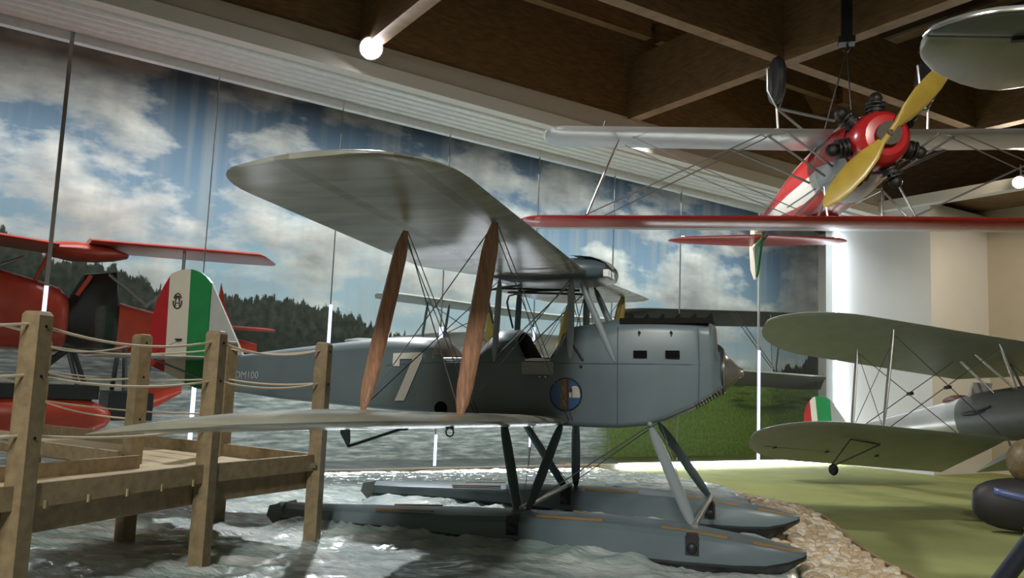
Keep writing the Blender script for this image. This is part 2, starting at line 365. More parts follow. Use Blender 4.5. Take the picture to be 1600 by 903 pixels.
for i, (d, z) in enumerate(((3.3, .30),)):
    s_ = MB().box((0, 0, 0), (.03, .12, .12)).box((-.02, 0, 0), (.02, .07, .07)).build('wall_socket', M_dark, smooth=False); s_.location = H(5.735, d, z); s_.rotation_euler = (0, 0, R(50))
    tag(s_, 'small black wall socket low on the beige right wall', 'socket')

# ---- roof timbers
struct(hbox(MB(), -24, 10, -3, 24, 9.75, 9.85).build('ceiling', M_board, smooth=False))
n = 20
for u in (-17.7, -11.7, -5.66, .35, 6.4):
    struct(hbox(MB(), u - .13, u + .13, .9, 24, 7.44, 8.75).build('trim_%d' % n if n < 20 else 'trim_%d' % (n + 20), M_beam, smooth=False)); n += 1
for d in (5.4, 12.5):
    us = [-24, -17.7, -11.7, -5.66, .35, 6.4, 10]
    for a, c in zip(us[:-1], us[1:]):
        struct(hbox(MB(), a + .13, c - .13, d - .12, d + .12, 7.5, 8.6).build('trim_%d' % (n + 20), M_beam, smooth=False)); n += 1
for d in (2.05, 8.8):
    us = [-24, -17.7, -11.7, -5.66, .35, 6.4, 10]
    for a, c in zip(us[:-1], us[1:]):
        struct(hbox(MB(), a + .13, c - .13, d - .1, d + .1, 9.0, 9.4).build('trim_%d' % (n + 20), M_beam, smooth=False)); n += 1
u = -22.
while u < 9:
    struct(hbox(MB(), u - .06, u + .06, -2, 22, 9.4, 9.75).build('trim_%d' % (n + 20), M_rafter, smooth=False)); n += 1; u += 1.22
struct(hbox(MB(), -24, 10, -3.2, -2.75, 6.6, 9.8).build('wall_rear', M_beam, smooth=False))
struct(hbox(MB(), 5.75, 6.0, -4, 24, 7.02, 9.8).build('trim_18', M_beam, smooth=False))
# hall shell out of the frame
struct(hbox(MB(), -24, 10, 24, 24.2, -.01, 9.8).build('wall_front', M_wall, smooth=False))
struct(hbox(MB(), -24.2, -24, -3, 24, -.01, 9.8).build('wall_side', M_wall, smooth=False))

# ------------------------------------------------------------------ plastic sea
EDGE = [(13.0, -9), (10.2, -4.28), (9.34, -3.25), (8.61, -2.32), (6.7, -.95), (5.6, -.28), (4.5, .05), (3.0, .26), (1.6, .36), (.6, .42), (-.2, .55), (-1.5, .8), (-4, 1.4), (-9, 2.2)]
OUT = [(8.61, -2.28), (7.4, -1.30), (6.65, -.76), (6.22, -.01), (5.83, .69), (5.2, .88), (4.56, 1.0), (2.72, 1.2), (1.4, 1.41), (.77, 1.60), (-.5, 1.85), (-2, 2.1), (-4, 2.3), (-9, 3.0)]
def lerp_edge(E, y):
    if y >= E[0][0]: return E[0][1]
    for (y0, x0), (y1, x1) in zip(E[:-1], E[1:]):
        if y <= y0 and y >= y1: return x0 + (x1 - x0) * (y0 - y) / (y0 - y1)
    return E[-1][1]
def hud(x, y):
    q = V(x - P0.x, y - P0.y, 0); return q.x * CA + q.y * SA, q.x * SA - q.y * CA
def wave(x, y):
    w = noise.noise(V(x * .35 + y * .25, y * .55 - x * .15, 3.3)) * .025
    wx, wy = x + .25 * noise.noise(V(x * .9, y * .9, 7.)), y + .25 * noise.noise(V(x * .9, y * .9, 17.))
    a = wx * .86 + wy * .5; c = -wx * .5 + wy * .86
    w += (1 - abs(noise.noise(V(a * .8, c * 4.2, 1.)))) ** 4 * .050 - .02
    w += (1 - abs(noise.noise(V(a * 2.2 + 5, c * 10., 8.)))) ** 4 * .030
    w += noise.noise(V(x * 9, y * 9, 4.)) * .008
    m = 0.
    for s in (-1, 1):   # the sheet is bunched up against the floats
        dx = 0 if -4.1 < x < -.9 else min(abs(x + 4.1), abs(x + .9)); dy = max(0, abs(y - s * 1.0) - .27)
        q = math.hypot(dx, dy); m = max(m, math.exp(-(q / .22) ** 2))
    u_, d_ = hud(x, y); t = min(1, max(0, (d_ - .1) / 4.5)); base = .05 + .24 * t * t * (3 - 2 * t)
    return base + w * .75 * (1 + .3 * m) + m * .10
vs, fs, idx = [], [], {}
st = .042
xs = [(-19 + i * st) for i in range(int(21.5 / st))]
ys = [-8.2 + j * st for j in range(int(21.5 / st))]
for j, y in enumerate(ys):
    xe = lerp_edge(EDGE, y)
    for i, x in enumerate(xs):
        u_, d_ = hud(x, y)
        if d_ < .13 or x > xe or d_ > 15 or (x < -9 and y < -4): continue
        idx[i, j] = len(vs); e = min(1, (xe - x) / .3)
        vs.append((x, y, wave(x, y) - .10 * (1 - e)))
for (i, j), k in idx.items():
    q = [(i, j), (i + 1, j), (i + 1, j + 1), (i, j + 1)]
    if all(t in idx for t in q): fs.append([idx[t] for t in q])
M_sea = bpy.data.materials.new('crumpled_plastic'); M_sea.use_nodes = True; nt = M_sea.node_tree; b = nt.nodes['Principled BSDF']
tc = N('ShaderNodeTexCoord'); OB = tc.outputs['Object']
sc1 = ramp_(noise_(map_(OB, (1.2, 1.6, 1)), 1.1, 6, .6), [(.25, (.50, .57, .53)), (.5, (.64, .69, .645)), (.75, (.76, .78, .73))])
mps = N('ShaderNodeMapping'); mps.inputs['Rotation'].default_value = (0, 0, R(-32)); mps.inputs['Scale'].default_value = (.6, 4.6, 1); Lk(OB, mps.inputs['Vector'])
stk = ramp_(noise_(mps.outputs[0], 1.7, 5, .6), [(.40, 0.), (.60, .8)]); sc1 = mix_(stk, sc1, (.24, .34, .32))
Lk(sc1, b.inputs['Base Color']); b.inputs['Roughness'].default_value = .22; b.inputs['Specular IOR Level'].default_value = .6; b.inputs['Coat Weight'].default_value = .5; b.inputs['Coat Roughness'].default_value = .08
mpn = N('ShaderNodeMapping'); mpn.inputs['Rotation'].default_value = (0, 0, R(-35)); mpn.inputs['Scale'].default_value = (2.2, 8, 1); Lk(OB, mpn.inputs['Vector'])
bn = noise_(mpn.outputs[0], 3.5, 7, .62); bp = N('ShaderNodeBump'); bp.inputs['Strength'].default_value = .6; bp.inputs['Distance'].default_value = .05; Lk(bn, bp.inputs['Height']); Lk(bp.outputs['Normal'], b.inputs['Normal'])
sea = MB().add(vs, fs).build('plastic_sheet', M_sea, angle=180)
tag(sea, 'crumpled glossy plastic sheet spread as rippling water under the grey floatplane', 'plastic sheet')

# wooden edging between the sea, the pebbles and the carpet
m = MB(); pth = [V(x, y, .03) for y, x in OUT]; pth = [V(-4.32, 10.3, .03), V(-3.25, 9.4, .03)] + pth
for a, c in zip(pth[:-1], pth[1:]): m.bar(a, c, .05, .09)
struct(m.build('trim_16', M_sill, smooth=False), 'thin wooden edging around the pebbles and plastic sea')

# ------------------------------------------------------------------ pebbles
M_peb = mat('pebble_tan', (.54, .42, .28), .65, var=.3, scale=2.5, bump=.1, bscale=20)
M_peb2 = mat('pebble_pale', (.68, .61, .49), .65, var=.2, scale=2.5)
def pebble_mb(seed):
    rr = random.Random(seed); m = MB(); n_, k_ = 9, 6; rings = []
    sx_, sy_, sz_ = rr.uniform(.9, 1.25), rr.uniform(.75, .95), rr.uniform(.5, .7)
    for i in range(k_ + 1):
        t = math.pi * i / k_; rings.append([])
        for k in range(n_):
            a = 2 * math.pi * k / n_; p = V(max(math.sin(t), .02) * math.cos(a), max(math.sin(t), .02) * math.sin(a), -math.cos(t))
            f = 1 + .16 * noise.noise(p * 1.3 + V(seed * 3.1, 0, 0)); rings[-1].append(V(p.x * sx_, p.y * sy_, p.z * sz_) * f)
    return m.loft(rings)
peb_me = []
spots = []
rr = random.Random(3)
y = 8.3
while y > -3.2:
    xa, xb = lerp_edge(EDGE, y) - .10, lerp_edge(OUT, y) - .06
    x = xa + rr.uniform(0, .06)
    while x < xb:
        t = (x - xa) / max(.05, xb - xa)
        hi = min(1, max(.12, (8.2 - y) / 4.)); bank = .03 + .24 * hi * (1 - t) ** 1.1
        if not any(abs(yy - s * 1.0) < .22 and -1 < xx < .48 for xx, yy, s in ((x, y, 1), (x, y, -1))):
            spots.append((x + rr.uniform(-.02, .02), y + rr.uniform(-.025, .025), bank + rr.uniform(0, .025), rr.uniform(.058, .085)))
        x += .112
    y -= .105
cl_ = cam.location
spots.sort(key=lambda s: (V(s[0], s[1], s[2]) - cl_).length)
def in_view(s):
    q = cam.matrix_world.inverted() @ V(s[0], s[1], s[2]); return q.z < 0 and abs(q.x / -q.z) < .62 and -.36 < q.y / -q.z < .4
vis = [s for s in spots if in_view(s)]; rest = [s for s in spots if not in_view(s)]
near, far = vis[:300], vis[300:] + [s for s in rest if s[1] > -3][:200]
protos = []
for k in range(5):
    o = pebble_mb(k + 1).build('pebble', M_peb if k < 3 else M_peb2, angle=180); protos.append(o)
first = list(protos)
for i, (x, y, z, r) in enumerate(near):
    src = protos[i % 5]
    if i < 5: o = src
    else: o = src.copy(); COL.objects.link(o)
    o.location = (x, y, z); o.scale = (r, r, r); o.rotation_euler = (rr.uniform(-.3, .3), rr.uniform(-.3, .3), rr.uniform(0, 6.3))
    tag(o, 'rounded tan pebble in the bank between the float tips and the green carpet', 'pebble', 'pebbles by the float tips')
m = MB(); pv = [[(v.co.copy()) for v in p.data.vertices] for p in protos]; pf = [[list(f.vertices) for f in p.data.polygons] for p in protos]
for i, (x, y, z, r) in enumerate(far):
    k = i % 5; Q = Matrix.Rotation(rr.uniform(0, 6.3), 3, 'Z'); m.mi = 0 if k < 3 else 1
    m.add([Q @ (c * r) + V(x, y, z) for c in pv[k]], pf[k])
o = m.build('pebble_bed', [M_peb, M_peb2], angle=180); tag(o, 'pale gravel further back along the edge of the plastic sea', 'gravel', None, 'stuff')
# soil under the pebbles
m = MB(); ring_a = [V(lerp_edge(EDGE, yy) - .12, yy, .02) for yy in [8.4 - .3 * k for k in range(42)]]; ring_b = [V(lerp_edge(OUT, yy), yy, .02) for yy in [8.4 - .3 * k for k in range(42)]]
ring_c = [(a + c) / 2 + V(0, 0, .02 + .10 * min(1, max(.12, (8.2 - a.y) / 4.))) for a, c in zip(ring_a, ring_b)]
ring_a = [a + V(0, 0, .20 * min(1, max(.12, (8.2 - a.y) / 4.))) for a in ring_a]
m.loft([ring_a, ring_c, ring_b], cap=False, closed=False); o = m.build('sand_bank', mat('sand', (.26, .19, .11), .9, var=.3, scale=20), angle=180); tag(o, 'low brown sand bank lying under the pebbles', 'sand', None, 'stuff')

# ------------------------------------------------------------------ generic pieces
def wing_st(ys, le, te, z, thick, tipL=.6, tip_le=.5, tip_te=.5, rib=.0, inc=0.):
    """stations from centre out; rounds the tip over the last tipL metres"""
    out = []
    y0, y1 = ys; n = max(2, int(abs(y1 - y0 - math.copysign(tipL, y1 - y0)) / .16))
    sg = 1 if y1 > y0 else -1; yt = y1 - sg * tipL
    L = []
    for i in range(n + 1): L.append((y0 + (yt - y0) * i / n, 0.))
    for i in range(1, 9):
        s = math.sin(math.pi / 2 * i / 8); L.append((yt + sg * tipL * s, s))
    for i, (y, s) in enumerate(L):
        a, c_ = le(y), te(y); w = a - c_; q = 1 - math.sqrt(max(0, 1 - min(s, .9985) ** 2))
        aa = a - w * tip_le * q; cc = c_ + w * tip_te * q
        t = thick * (.96 if (rib and i % 2) else 1.) * max(.12, math.sqrt(max(0.001, 1 - (s * .97) ** 2)))
        out.append((V(aa, y, z(y) - inc * (a - aa)), V(cc, y, z(y) - .02 - inc * (a - cc)), t))
    return out
def clip_x(poly, xmin, xmax):
    def clip(P, f, ins):
        o = []
        for i in range(len(P)):
            a, c = P[i], P[(i + 1) % len(P)]
            ia, ic = ins(a[0]), ins(c[0])
            if ia: o.append(a)
            if ia != ic:
                t = (f - a[0]) / (c[0] - a[0]); o.append((f, a[1] + (c[1] - a[1]) * t))
        return o
    P = clip(poly, xmin, lambda x: x >= xmin); return clip(P, xmax, lambda x: x <= xmax)
def wire(mb, a, b, r=.0045): mb.tube([a, b], r, 5)
def body_ring(x, zb, zs, zt, w, n_top, nb=4, nt_=11, rb=.06):
    """cross section: flat sides, small bottom radius, superelliptic top"""
    rb = min(rb, w * .8, (zs - zb) * .6); pts = []
    for i in range(nb + 1):       # bottom right corner (y<0 side first)
        a = math.pi / 2 * i / nb; pts.append((-(w - rb) - rb * math.sin(a), zb + rb - rb * math.cos(a)))
    for i in range(nt_):
        a = math.pi * i / (nt_ - 1); c, s = math.cos(a), math.sin(a)
        pts.append((-w * math.copysign(abs(c) ** (2 / n_top), c), zs + (zt - zs) * abs(s) ** (2 / n_top)))
    for i in range(nb + 1):
        a = math.pi / 2 * (1 - i / nb); pts.append(((w - rb) + rb * math.sin(a), zb + rb - rb * math.cos(a)))
    return [V(x, y, z) for y, z in pts]
def interp(T, x):
    T = sorted(T)
    if x <= T[0][0]: return T[0][1:]
    for a, c in zip(T[:-1], T[1:]):
        if x <= c[0]:
            t = (x - a[0]) / (c[0] - a[0]); return tuple(p + (q - p) * t for p, q in zip(a[1:], c[1:]))
    return T[-1][1:]

# ------------------------------------------------------------------ THE GREY FLOATPLANE
pP, pR = .0212156, .0118358
SM = Matrix.Translation((0, 0, 1.9)) @ Matrix.Rotation(-pP, 4, 'Y') @ Matrix.Rotation(pR, 4, 'X') @ Matrix.Translation((0, 0, -1.9))
fp = thing('floatplane', 'large grey biplane floatplane with a white seven on its side, on twin floats', 'airplane', SM)
# stations: x, zb, zs, zt, w, ntop
FS = [(-.17, 1.83, 1.98, 2.14, .17, 2.), (-.20, 1.80, 1.99, 2.165, .215, 2.2), (-.245, 1.768, 2.0, 2.20, .265, 2.6), (-.262, 1.755, 2.02, 2.44, .30, 4.5), (-.30, 1.73, 2.035, 2.468, .325, 6.), (-.45, 1.64, 2.045, 2.475, .35, 7.),
      (-.74, 1.506, 2.05, 2.488, .368, 7.), (-.9, 1.458, 2.05, 2.495, .37, 7.), (-1.16, 1.425, 2.05, 2.505, .372, 6.), (-1.24, 1.424, 2.05, 2.50, .372, 4.5), (-1.50, 1.424, 2.05, 2.465, .376, 3.2), (-1.70, 1.43, 2.05, 2.44, .378, 2.7), (-1.76, 1.43, 2.05, 2.37, .378, 2.5),
      (-1.88, 1.435, 2.05, 2.10, .378, 3.), (-2.11, 1.445, 2.05, 2.09, .378, 3.), (-2.14, 1.446, 2.05, 2.18, .378, 2.2), (-2.21, 1.45, 2.05, 2.34, .377, 2.1), (-2.29, 1.455, 2.05, 2.405, .376, 2.1), (-2.47, 1.465, 2.05, 2.41, .375, 2.1), (-2.55, 1.47, 2.05, 2.35, .374, 2.2), (-2.69, 1.478, 2.05, 2.10, .373, 3.),
      (-3.0, 1.495, 2.05, 2.09, .37, 3.), (-3.05, 1.50, 2.05, 2.22, .368, 2.1), (-3.16, 1.508, 2.045, 2.325, .362, 2.), (-3.5, 1.525, 2.03, 2.335, .335, 2.), (-3.9, 1.545, 2.0, 2.325, .295, 2.), (-4.53, 1.58, 1.99, 2.256, .225, 2.), (-5.07, 1.612, 1.99, 2.20, .165, 2.), (-5.8, 1.68, 1.99, 2.115, .085, 2.), (-6.22, 1.71, 1.98, 2.085, .028, 2.)]
fus = MB().loft([body_ring(*s) for s in FS]).build('fuselage', M_grey, fp, angle=32)
YS = -.382
# side details
m = MB().revolve([(0, .205), (.02, .20), (.03, .17), (.07, .135), (.11, .10), (.14, .062), (.165, .045), (.19, .04), (.195, .0)], (-.185, 0, 1.985), (1, 0, .0)); m.build('spinner', mat('spinner_metal', (.21, .20, .17), .28, .5, var=.15), fp)
m = MB().revolve([(0, .235), (.012, .235), (.012, .20), (0, .20)], (-.192, 0, 1.985), (1, 0, 0)); m.build('nose_ring', M_dark, fp)
m = MB()
m.box((-.72, YS + .050, 2.475), (.88, .05, .05)); m.box((-.72, 0, 2.495), (.88, .64, .02))
m.build('exhaust_bank', M_soot, fp, smooth=False)
for k in range(6):
    x = -1.06 + k * .152
    MB().prism([(x - .035, 2.49), (x + .04, 2.49), (x + .03, 2.545), (x + .015, 2.54)], lambda a, c, s: V(a, -.335 + .04 * s, c)).build('exhaust_stub', M_soot, fp, smooth=False)
for (x0, x1, z0, z1) in ((-1.018, -.887, 2.11, 2.182), (-.708, -.574, 2.11, 2.184)):
    MB().box(((x0 + x1) / 2, YS + .012, (z0 + z1) / 2), (x1 - x0, .03, z1 - z0)).build('cooling_slot', M_hole, fp, smooth=False)
for x in (-.962, -.652):
    MB().ell((x, -.377, 2.358), (.014, .018, .016), 8, 6).tube([(x, -.38, 2.355), (x - .004, -.386, 2.33)], .006, 6).build('cowl_latch', M_dark, fp)
m = MB(); n = 11   # louvred metal chin
rg = []
for k in range(n):
    x = -.74 + .56 * k / (n - 1); zb = interp([(s[0], s[1], s[4]) for s in FS], x); rg.append([V(x, -zb[1] * .93, zb[0] + .035), V(x, -zb[1] * .98, zb[0] + .02), V(x, -zb[1] * .72, zb[0] - .014), V(x, -zb[1] * .68, zb[0] + .0)])
m.loft(rg); m.build('chin_strip', M_metal, fp)
for k in range(9):
    x = -.43 + .026 * k; zb = interp([(s[0], s[1], s[4]) for s in FS], x); MB().bar((x, -zb[1] * .99, zb[0] + .02), (x + .012, -zb[1] * .70, zb[0] - .018), .009, .012).build('louvre', M_dark, fp, smooth=False)
# panel seams
m = MB(); m.tube([(-.29, -.318, 2.05), (-.5, -.355, 2.05), (-.9, -.372, 2.053), (-1.6, -.379, 2.05), (-2.5, -.377, 2.05), (-3.1, -.367, 2.046), (-3.7, -.318, 2.01)], .005, 5)
m.tube([(-1.175, -.374, 1.46), (-1.175, -.375, 2.05), (-1.175, -.37, 2.42)], .004, 5); m.tube([(-.40, -.345, 1.7), (-.39, -.347, 2.05), (-.40, -.35, 2.40)], .004, 5)
m.build('seam_rib', M_greyd, fp)
MB().tube([(-1.70, -.32, 2.37), (-1.66, -.355, 2.28), (-1.52, -.385, 2.08)], .013, 6).build('cable_duct', M_dark, fp)
MB().ell((-1.54, -.384, 2.02), (.016, .012, .016), 8, 6).build('filler_plug', M_dark, fp)
MB().ell((-.86, -.36, 1.475), (.025, .02, .025), 10, 6).build('gear_bolt', M_strutl, fp)
MB().ell((-3.03, -.368, 1.57), (.075, .016, .075), 16, 8).build('inspection_hole', M_hole, fp)
# cockpits
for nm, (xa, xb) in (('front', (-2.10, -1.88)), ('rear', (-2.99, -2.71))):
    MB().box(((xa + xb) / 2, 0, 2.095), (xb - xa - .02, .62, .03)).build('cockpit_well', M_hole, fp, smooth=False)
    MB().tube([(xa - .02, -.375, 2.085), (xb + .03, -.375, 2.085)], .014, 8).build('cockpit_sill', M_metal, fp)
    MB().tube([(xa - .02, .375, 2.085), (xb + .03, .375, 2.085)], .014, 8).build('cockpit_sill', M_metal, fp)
def cap_face(xz, mat_, nm, k=.97, off=.012):
    m = MB(); rows = []
    for x, zt, nn in xz:
        rows.append([V(x + off, -.37 * k * math.copysign(abs(math.cos(a)) ** (2 / nn), math.cos(a)), 2.05 + (zt - 2.05) * abs(math.sin(a)) ** (2 / nn) + .006) for a in [math.pi * i / 14 for i in range(15)]])
    m.loft(rows, cap=False, closed=False); return m.build(nm, mat_, fp)
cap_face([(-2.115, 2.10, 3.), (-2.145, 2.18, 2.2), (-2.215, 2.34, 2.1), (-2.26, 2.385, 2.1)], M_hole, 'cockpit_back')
cap_face([(-2.245, 2.375, 2.1), (-2.295, 2.408, 2.1)], M_taupe, 'cockpit_rim')
cap_face([(-3.005, 2.10, 3.), (-3.055, 2.22, 2.1), (-3.165, 2.325, 2.), ], M_taupe, 'headrest')
cap_face([(-2.55, 2.35, 2.2), (-2.69, 2.11, 3.)], M_leath, 'rear_coaming', .97, -.006)
cap_face([(-1.765, 2.37, 2.5), (-1.875, 2.11, 3.)], M_dark, 'front_coaming', .97, -.006)
MB().box((-1.985, YS - .002, 2.0), (.33, .02, .125)).build('door_flap', mat('flap_grey', (.25, .27, .25), .45), fp, smooth=False)
for x in (-1.96, -1.90): MB().ell((x, YS - .012, 1.915), (.010, .008, .014), 8, 6).build('door_hinge', M_metal, fp)
# number and lettering
sev = [(-3.611, 2.142), (-3.256, 2.154), (-3.262, 2.10), (-3.46, 1.64), (-3.572, 1.637), (-3.37, 2.082), (-3.525, 2.080), (-3.525, 2.003), (-3.607, 2.002)]
def side_y(x): return -interp([(s[0], s[4]) for s in FS], x)[0]
def decal_quads(polys, name, mat_, off=.006, thick=.004):
    m = MB()
    for P in polys: m.prism(P, lambda a, c, s: V(a, (side_y(a) if c < 2.02 else side_y(a) * (1 - ((c - 2.02) / .32) ** 2 * .22)) - off - s * thick, c))
    return m.build(name, mat_, fp, smooth=False)
decal_quads([[(-3.611, 2.002), (-3.525, 2.003), (-3.525, 2.08), (-3.611, 2.08)], [(-3.611, 2.08), (-3.44, 2.081), (-3.26, 2.083), (-3.256, 2.154), (-3.43, 2.148), (-3.611, 2.142)], [(-3.37, 2.084), (-3.26, 2.085), (-3.36, 1.86), (-3.46, 1.64), (-3.572, 1.637), (-3.47, 1.86)]], 'number_seven', M_white, .012, .006)
def text(body, size, name, mat_, M, parent, ext=.002):
    cu = bpy.data.curves.new(name, 'FONT'); cu.body = body; cu.size = size; cu.extrude = ext; cu.align_x = 'CENTER'
    t = bpy.data.objects.new(name, cu); COL.objects.link(t); bpy.context.view_layer.update()
    me = bpy.data.meshes.new_from_object(t.evaluated_get(bpy.context.evaluated_depsgraph_get())); bpy.data.objects.remove(t)
    me.materials.clear(); me.materials.append(mat_); o = bpy.data.objects.new(name, me); COL.objects.link(o); o.parent = parent; o.matrix_local = M; return o
_a = math.atan2(.165 - .085, .73)
text('DM100', .115, 'registration_lettering', M_fab2, Matrix.Translation((-5.575, -.119, 1.845)) @ Matrix.Rotation(-_a * 1.05, 4, 'Z') @ Matrix.Rotation(R(90), 4, 'X'), fp)
# roundel
rc = (-1.69, 1.743); m = MB().revolve([(0, .166), (.008, .166), (.008, 0)], (rc[0], -.379, rc[1]), (0, -1, 0), 40); m.build('roundel', M_navy, fp)
m = MB().revolve([(0, .153), (.011, .153), (.0112, 0)], (rc[0], -.379, rc[1]), (0, -1, 0), 40); rd = m.build('roundel_field', M_blue, fp)
def arcpoly(x0, x1, z0=None, r=.15, n=8):
    up_ = [(x0 + (x1 - x0) * i / n, math.sqrt(max(0, r * r - (x0 + (x1 - x0) * i / n) ** 2))) for i in range(n + 1)]
    lo = [(x, (-z if z0 is None else z0)) for x, z in reversed(up_)]; return lo[::-1] + up_[::-1]
def rdec(poly, nm, mt, y): MB().prism([(rc[0] + a, rc[1] + c) for a, c in poly], lambda a, c, s: V(a, -.388 - y - s * .003, c)).build(nm, mt, fp, smooth=False)
rdec(arcpoly(-.052, .006), 'fasces_rod', M_gold, .002); rdec(arcpoly(.006, .03), 'fasces_band', M_maroon, .002)  # bronze rod with a maroon band beside it
rdec([(.068, -.03), (.143, -.03), (.146, .0), (.138, .045), (.125, .075), (.105, .085), (.075, .085), (.058, .07), (.068, .05)], 'fasces_blade', M_cream, .002)
rdec([(.036, -.03), (.058, -.03), (.058, .02), (.036, .02)], 'fasces_blade', M_cream, .002)
rdec([(.034, .022), (.06, .022), (.062, .06), (.05, .07), (.034, .05)], 'fasces_head', M_maroon, .003)
# wings
UW = MB(); zu = lambda y: 2.965 + .040 * max(0, abs(y) - .36)
for sgn in (-1, 1):
    te_ = lambda y: -3.03 if abs(y) > 1.05 else (-2.55 - .48 * max(0, (abs(y) - .36) / .69))
    s_ = wing_st((sgn * .36, sgn * 4.46), lambda y: -1.465 - .02 * (4.46 - abs(y)) / 4, te_, zu, .105, .62, .34, .27, rib=1)
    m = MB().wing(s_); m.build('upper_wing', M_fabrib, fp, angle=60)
for sgn in (-1, 1):
    zl = lambda y: 1.475 + .042 * max(0, abs(y) - .35)
    s_ = wing_st((sgn * .34, sgn * 5.09), lambda y: -1.66, lambda y: -3.07, zl, .105, .75, .45, .0, rib=1, inc=.065)
    MB().wing(s_).build('lower_wing', M_fab, fp, angle=60)
    # aileron horn and rod under the lower wing
    y = sgn * 2.9; z = zl(y)
    MB().prism([(-2.80, z - .03), (-2.735, z - .03), (-2.725, z - .17), (-2.735, z - .225), (-2.80, z - .12)], lambda a, c, s: V(a, y - .012 + s * .024, c)).build('aileron_horn', M_greyd, fp, smooth=False)
    MB().tube([(-2.73, y, z - .215), (-2.31, y, z - .075)], .011, 6).box((-2.30, y, z - .06), (.07, .04, .05)).build('aileron_rod', M_dark, fp)
    MB().tube([(-1.93 + .03 * math.cos(a), y, z - .085 + .03 * math.sin(a)) for a in [2 * math.pi * k / 12 for k in range(13)]], .006, 5).box((-1.93, y, z - .045), (.06, .02, .03)).build('mooring_ring', M_dark, fp)
# fuel tank centre section
m = MB(); rg = []
for x, hw, zb, zt in ((-1.27, .20, 2.96, 3.03), (-1.31, .36, 2.915, 3.08), (-1.42, .43, 2.885, 3.115), (-1.65, .445, 2.872, 3.135), (-2.0, .445, 2.865, 3.115), (-2.3, .44, 2.878, 3.05), (-2.48, .42, 2.91, 3.0), (-2.56, .36, 2.94, 2.97)):
    rg.append([V(x, hw * math.copysign(abs(math.cos(a)) ** .5, math.cos(a)), (zt + zb) / 2 + (zt - zb) / 2 * math.copysign(abs(math.sin(a)) ** .6, math.sin(a))) for a in [2 * math.pi * k / 24 for k in range(24)]])
m.loft(rg).build('fuel_tank', M_greyd, fp)
m = MB(); rg = []
for x, hw, z in ((-1.262, .20, 3.035), (-1.305, .34, 3.088), (-1.36, .40, 3.118), (-1.44, .42, 3.14)):
    rg.append([V(x, hw * t, z - .03 * t * t + .004) for t in (-1, -.5, 0, .5, 1)])
m.loft(rg, cap=False, closed=False).build('tank_cap', M_white, fp)
m = MB(); m.loft([[V(x, hw * t, z - .03 * t * t + .006) for t in (-1, -.5, 0, .5, 1)] for x, hw, z in ((-1.44, .42, 3.14), (-1.55, .43, 3.152), (-1.66, .44, 3.158))], cap=False, closed=False).build('tank_band', M_dark, fp)
MB().box((-1.295, -.30, 2.955), (.05, .16, .07)).box((-1.29, -.13, 2.955), (.05, .12, .07)).build('tank_bracket', M_metal, fp, smooth=False)
# cabane, pipes
for s in (-1, 1):
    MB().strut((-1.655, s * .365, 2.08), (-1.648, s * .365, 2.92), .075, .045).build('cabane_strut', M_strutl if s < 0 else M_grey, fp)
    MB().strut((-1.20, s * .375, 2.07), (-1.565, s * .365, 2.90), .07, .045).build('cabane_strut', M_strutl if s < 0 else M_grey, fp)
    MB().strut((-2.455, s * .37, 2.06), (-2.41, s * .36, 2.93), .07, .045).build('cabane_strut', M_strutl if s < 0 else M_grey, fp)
    MB().tube([(-2.48, s * .345, 2.45), (-2.52, s * .34, 2.60), (-2.55, s * .33, 2.74), (-2.52, s * .31, 2.81), (-2.43, s * .30, 2.83), (-2.2, s * .26, 2.86)], .012, 6).build('fuel_pipe', M_greyd, fp)
MB().tube([(-2.5, -.2, 2.84), (-1.6, -.2, 2.80)], .012, 6).tube([(-2.5, .2, 2.84), (-1.6, .2, 2.80)], .012, 6).tube([(-2.2, -.3, 2.79), (-1.62, -.3, 2.80)], .010, 6).build('control_rod', M_dark, fp)
# interplane struts and bracing
for s in (-1, 1):
    wd = M_wood if s < 0 else M_yel
    MB().strut((-1.91, s * 2.762, 1.60), (-1.667, s * 2.762, 3.035), .14, .085, taper=.32, ends=.15).build('interplane_strut', wd, fp)
    MB().strut((-2.698, s * 2.762, 1.63), (-2.387, s * 2.762, 3.0), .13, .085, taper=.32, ends=.15).build('interplane_strut', wd, fp)
    m = MB(); y = s * 2.762
    ft, fb, rt, rb_ = (-1.667, y, 3.03), (-1.91, y, 1.62), (-2.387, y, 2.99), (-2.698, y, 1.65)
    wire(m, ft, rb_); wire(m, rt, fb)
    for dx in (-.02, .02):
        wire(m, (ft[0] + dx, y, 3.03), (-1.64 + dx, s * .38, 1.49)); wire(m, (rt[0] + dx, y, 2.99), (-2.62 + dx, s * .38, 1.50))
    wire(m, fb, (-1.65, s * .38, 2.90), .005); wire(m, rb_, (-2.41, s * .38, 2.90), .005)
    m.build('bracing_wire', M_wire, fp)
m = MB(); wire(m, (-1.66, -.37, 2.85), (-2.45, -.37, 2.1), .007); wire(m, (-1.66, .37, 2.85), (-2.45, .37, 2.1), .007); wire(m, (-1.65, -.36, 2.88), (-1.65, .36, 2.2), .005); wire(m, (-1.65, .36, 2.88), (-1.65, -.36, 2.2), .005); m.build('cabane_wire', M_wire, fp)
